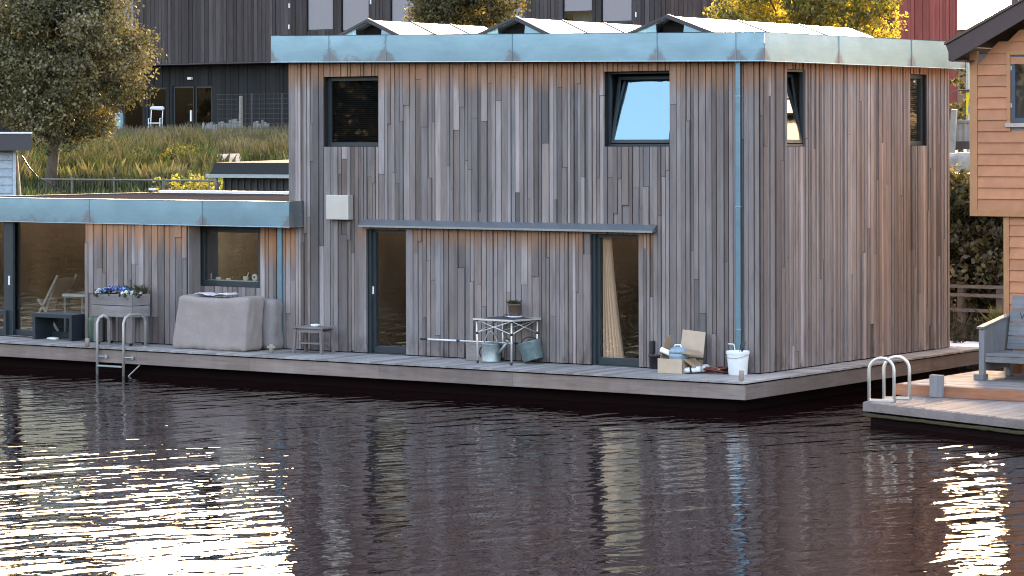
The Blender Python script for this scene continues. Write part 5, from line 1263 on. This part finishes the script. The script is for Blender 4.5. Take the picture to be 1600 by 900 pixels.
# ---- behind the glass
M_c = M['curtain']
def curtain(name, label, fr, u0, u1a, u1b, z0, z1, d, folds):
    mb = MB(); NU, NZ = 90, 16
    for j in range(NZ + 1):
        v = j / NZ; ue = lerp(u1a, u1b, (1 - v) ** 1.3)
        for i in range(NU + 1):
            s = i / NU; mb.v.append(tuple(fr.p(lerp(u0, ue, s) , lerp(z0, z1, v), d + .07 * math.sin(s * folds * 6.283 + .5 * math.sin(v * 3)) * (1 - .25 * v))))
    for j in range(NZ):
        for i in range(NU): a = j * (NU + 1) + i; mb.face((a, a + 1, a + NU + 2, a + NU + 1))
    tag(mb.build(name, M_c, smooth=True), label, 'curtain')
curtain('curtain', 'cream pleated curtain hanging behind the right glass door, wider at its foot', FRONT, D2[0] + .075, onY(955, 400, .3).x, onY(975, 560, .3).x, .60, 2.68, -.28, 5)
# ornaments on the sill of the square window
zs = SW[2] + .10
mb = MB(); mb.box(SW[0] + .02, SW[1] - .02, .215, .42, zs - .03, zs); tag(mb.build('inner_sill', M['white'], bevel=.004), 'pale inner sill behind the glass of the square window', 'sill')
for i, (px, w_, h, lab) in enumerate(((341, .10, .05, 'low pale dish on the left half of the square window sill'), (357, .10, .035, 'flat pale dish in the middle of the square window sill'), (384, .11, .08, 'small pale jug on the right half of the square window sill'))):
    x = onY(px, 436, .3).x; mb = MB(); mb.lathe([(w_ * .32, 0), (w_ * .5, h * .5), (w_ * .42, h), (w_ * .36, h * .96), (0, h * .3)], n=18, close=False); o = mb.build('dish' if i < 2 else 'jug', M['white'], smooth=True); o.location = (x, .30, zs + .002); tag(o, lab, 'dish' if i < 2 else 'jug')
    if i == 2: h_ = MB(); h_.tube([(0.03, 0, .07), (.06, 0, .13), (.065, 0, .15)], .010, 6); h_.build('spout', M['white'], o)
x = onY(397.5, 432, .3).x; mb = MB(); mb.tube([(0, 0, 0), (0, .02, 0)], .065, 24); o = mb.build('round_clock', M['white']); o.location = (x, .30, zs + .068); mb = MB(); mb.tube([(0, -.004, 0), (0, -.001, 0)], .022, 12); mb.build('centre', M['pot'], o); tag(o, 'round pale ornament disc at the right end of the square window sill', 'ornament')
x = onY(331, 425, .35).x; mb = MB(); mb.lathe([(.012, 0), (.014, .10), (.008, .12)], n=10); o = mb.build('candle', M['white'], smooth=True); o.location = (x, .33, zs + .002); tag(o, 'thin white candle at the left end of the square window sill', 'candle')
# things inside the living room
fl = .545
def inside(px, py, y): return onZ(px, py, fl)
t = thing('indoor_table', 'pale table inside behind the right side of the sliding window', 'table', (onY(128, 500, .9).x, .9, fl))
mb = MB(); mb.box(-.25, .7, -.3, .3, .70, .76); mb.build('tabletop', M['white'], t, bevel=.01)
for x in (-.2, .62):
    for y in (-.25, .25): mb = MB(); mb.box(x - .025, x + .025, y - .025, y + .025, 0, .70); mb.build('leg', M['galv'], t)
t = thing('deck_chair', 'grey striped folding deck chair seen inside the sliding window', 'chair', (onY(83, 500, 1.0).x, 1.0, fl))
mb = MB(); mb.hexa([(-.05, -.25, .30), (.02, -.25, .28), (.02, .25, .28), (-.05, .25, .30), (.32, -.25, 1.05), (.35, -.25, 1.03), (.35, .25, 1.03), (.32, .25, 1.05)]); mb.build('sling', M['cover'], t)
for y in (-.27, .27):
    mb = MB(); mb.bar((-.35, y, 0), (.38, y, 1.1), .03, .04); mb.build('rail', M['cloth'], t); mb = MB(); mb.bar((.40, y, 0), (-.15, y, .62), .03, .04); mb.build('leg', M['cloth'], t)
t = thing('indoor_sofa', 'low dark sofa inside along the foot of the sliding window', 'sofa', (onY(45, 500, .6).x, .6, fl))
mb = MB(); mb.box(-.7, .45, -.25, .35, .05, .36); mb.build('base', M['navy'], t, bevel=.03); mb = MB(); mb.box(-.7, .45, .36, .5, .05, .62); mb.build('back', M['navy'], t, bevel=.03)

# ---- neighbour's deck: ladder, post, bench
t = thing('deck_ladder', 'pale tubular swim ladder with two arched rails on the right hand neighbour platform', 'ladder')
zl = .335
for a, b in ((1358, 1397), (1381, 1421)):
    pa = onZ(a, 627 if a == 1358 else 623.5, zl); pb = onZ(b, 628 if a == 1358 else 624, zl); dd = pb - pa; rr = dd.length / 2; zt_ = onY(a + 20, 560 if a == 1358 else 558, pa.y).z
    mb = MB(); m_ = (pa + pb) / 2; e = dd.normalized(); pts = [pa - V_(0, 0, .0)] + [m_ + e * (-rr * math.cos(math.pi * k / 12)) + V_(0, 0, zt_ - zl - rr + rr * math.sin(math.pi * k / 12)) for k in range(13)] + [pb]
    mb.tube(pts, .026, 10); rl = mb.build('rail', M['palesteel'], t, smooth=True)
    mb = MB(); mb.bar(pa + V_(0, 0, .02), pb + V_(0, 0, .02), .05, .035); mb.build('foot_bar', M['palesteel'], rl)
p = onZ(1473, 619.5, .33); mb = MB(); mb.box(-.105, .105, -.05, .05, 0, .345, (.22, .215, .22)); o = mb.build('timber_post', M['plank_z'], bevel=.008); o.location = (p.x, Uy - .10, .333); tag(o, 'stubby square grey post before the red brown deck edge', 'post')
# bench built of wide grey planks
bq = onZ(1531, 593.5, DZ); t = thing('plank_bench', 'heavy grey plank bench with a high back on the neighbour deck', 'bench', (bq.x, bq.y, DZ + .003))
bt = lambda: (lambda q: (q * .98, q, q * 1.03))(R.uniform(.15, .20))
hS = .42
mb = MB(); mb.hexa([(0, .05, .14), (.06, .05, .14), (.06, 1.06, .14), (0, 1.06, .14), (0, .0, .80), (.06, .0, .80), (.06, 1.06, .95), (0, 1.06, .95)], bt()); sd_ = mb.build('side_panel', M['plank_z'], t, bevel=.006)
mb = MB(); mb.hexa([(-.03, -.06, .803), (.09, -.06, .803), (.09, 1.02, .953), (-.03, 1.02, .953), (-.03, -.06, .84), (.09, -.06, .84), (.09, 1.02, .99), (-.03, 1.02, .99)], bt()); mb.build('armrest', M['plank_y'], t, bevel=.006)
mb = MB(); mb.box(-.005, .085, -.03, .06, 0, .79, bt()); mb.build('leg', M['plank_z'], t, bevel=.006)
mb = MB(); mb.box(-.005, .085, .95, 1.06, 0, .79, bt()); mb.build('leg', M['plank_z'], t, bevel=.006)
mb = MB(); mb.box(-.07, .10, -.09, .10, 0, .09, bt()); mb.build('foot_block', M['plank_x'], t, bevel=.006)
for k in range(4): mb = MB(); mb.box(.09, 2.4, .01 + k * .2, .195 + k * .2, hS - .045, hS, bt()); mb.build('seat_plank', M['plank_x'], t, bevel=.006)
mb = MB(); mb.box(.09, 2.4, .0, .035, hS - .14, hS - .05, bt()); mb.build('seat_rail', M['plank_x'], t, bevel=.005)
for k in range(4):
    z = hS + .02 + k * .215; y = .78 + k * .055; mb = MB(); mb.hexa([(.10 - .0, y, z), (2.4, y, z), (2.4, y + .05, z), (.10, y + .05, z), (.10, y + .052, z + .205), (2.4, y + .052, z + .205), (2.4, y + .102, z + .205), (.10, y + .102, z + .205)], bt()); bp = mb.build('back_plank', M['plank_x'], t, bevel=.006)
    if k == 2:
        cu = bpy.data.curves.new('carved_letters', 'FONT'); cu.body = 'W'; cu.size = .17; cu.extrude = .003; tmp = bpy.data.objects.new('carved_letters', cu); C.objects.link(tmp)
        dg = bpy.context.evaluated_depsgraph_get(); me = bpy.data.meshes.new_from_object(tmp.evaluated_get(dg)); bpy.data.objects.remove(tmp); me.materials.append(M['navy']); lt = bpy.data.objects.new('carved_letters', me); C.objects.link(lt); lt.parent = bp
        wx = onY(1592, 510, bq.y + y).x - bq.x; lt.location = (wx, y + .012, z + .04); lt.rotation_euler = (rad(90 - 14), 0, 0)
mb = MB(); mb.lathe([(.12, 0), (.15, .28), (.165, .29), (.165, .33), (.14, .33)], n=24); o = mb.build('terracotta_pot', M['terracotta'], smooth=True); p = onZ(1584, 583, DZ); o.location = (p.x, max(p.y, bq.y + .5), DZ + .003); tag(o, 'terracotta pot standing under the grey plank bench', 'pot')
# reeds and wild plants by the deck end
def weed(px, py, y, h, n, label):
    p = onY(px, py, y); t = thing('wild_plant', label, 'plant', (p.x, y, p.z - .1)); leaves('foliage', [(rg.normal() * .14, rg.normal() * .1, h * rg.random() * .9, .12, .10, .10) for k in range(n)], 2300, .05, dk + [(.10, .10, .05)], t)
    mb = MB()
    for k in range(6): a = rg.normal() * .2; mb.tube([(0, 0, -.2), (a * .5, rg.normal() * .05, h * .6), (a, rg.normal() * .1, h * rg.uniform(.9, 1.15))], [.012, .008, .004], 5, cap=False)
    mb.build('stem', M['bark'], t)
weed(1500, 541, 8.2, .85, 26, 'wiry wild plant with small pale heads behind the far deck end')
weed(1538, 540, 8.4, .70, 24, 'leafy wild plant right of the fence post behind the deck end')
tf = tuft('blade_grass', 'clump of long pale grass blades by the orange house corner', onY(1563, 520, 7.0), 60, .5, .5, [(.09, .10, .045), (.16, .15, .08)], r0=.12)
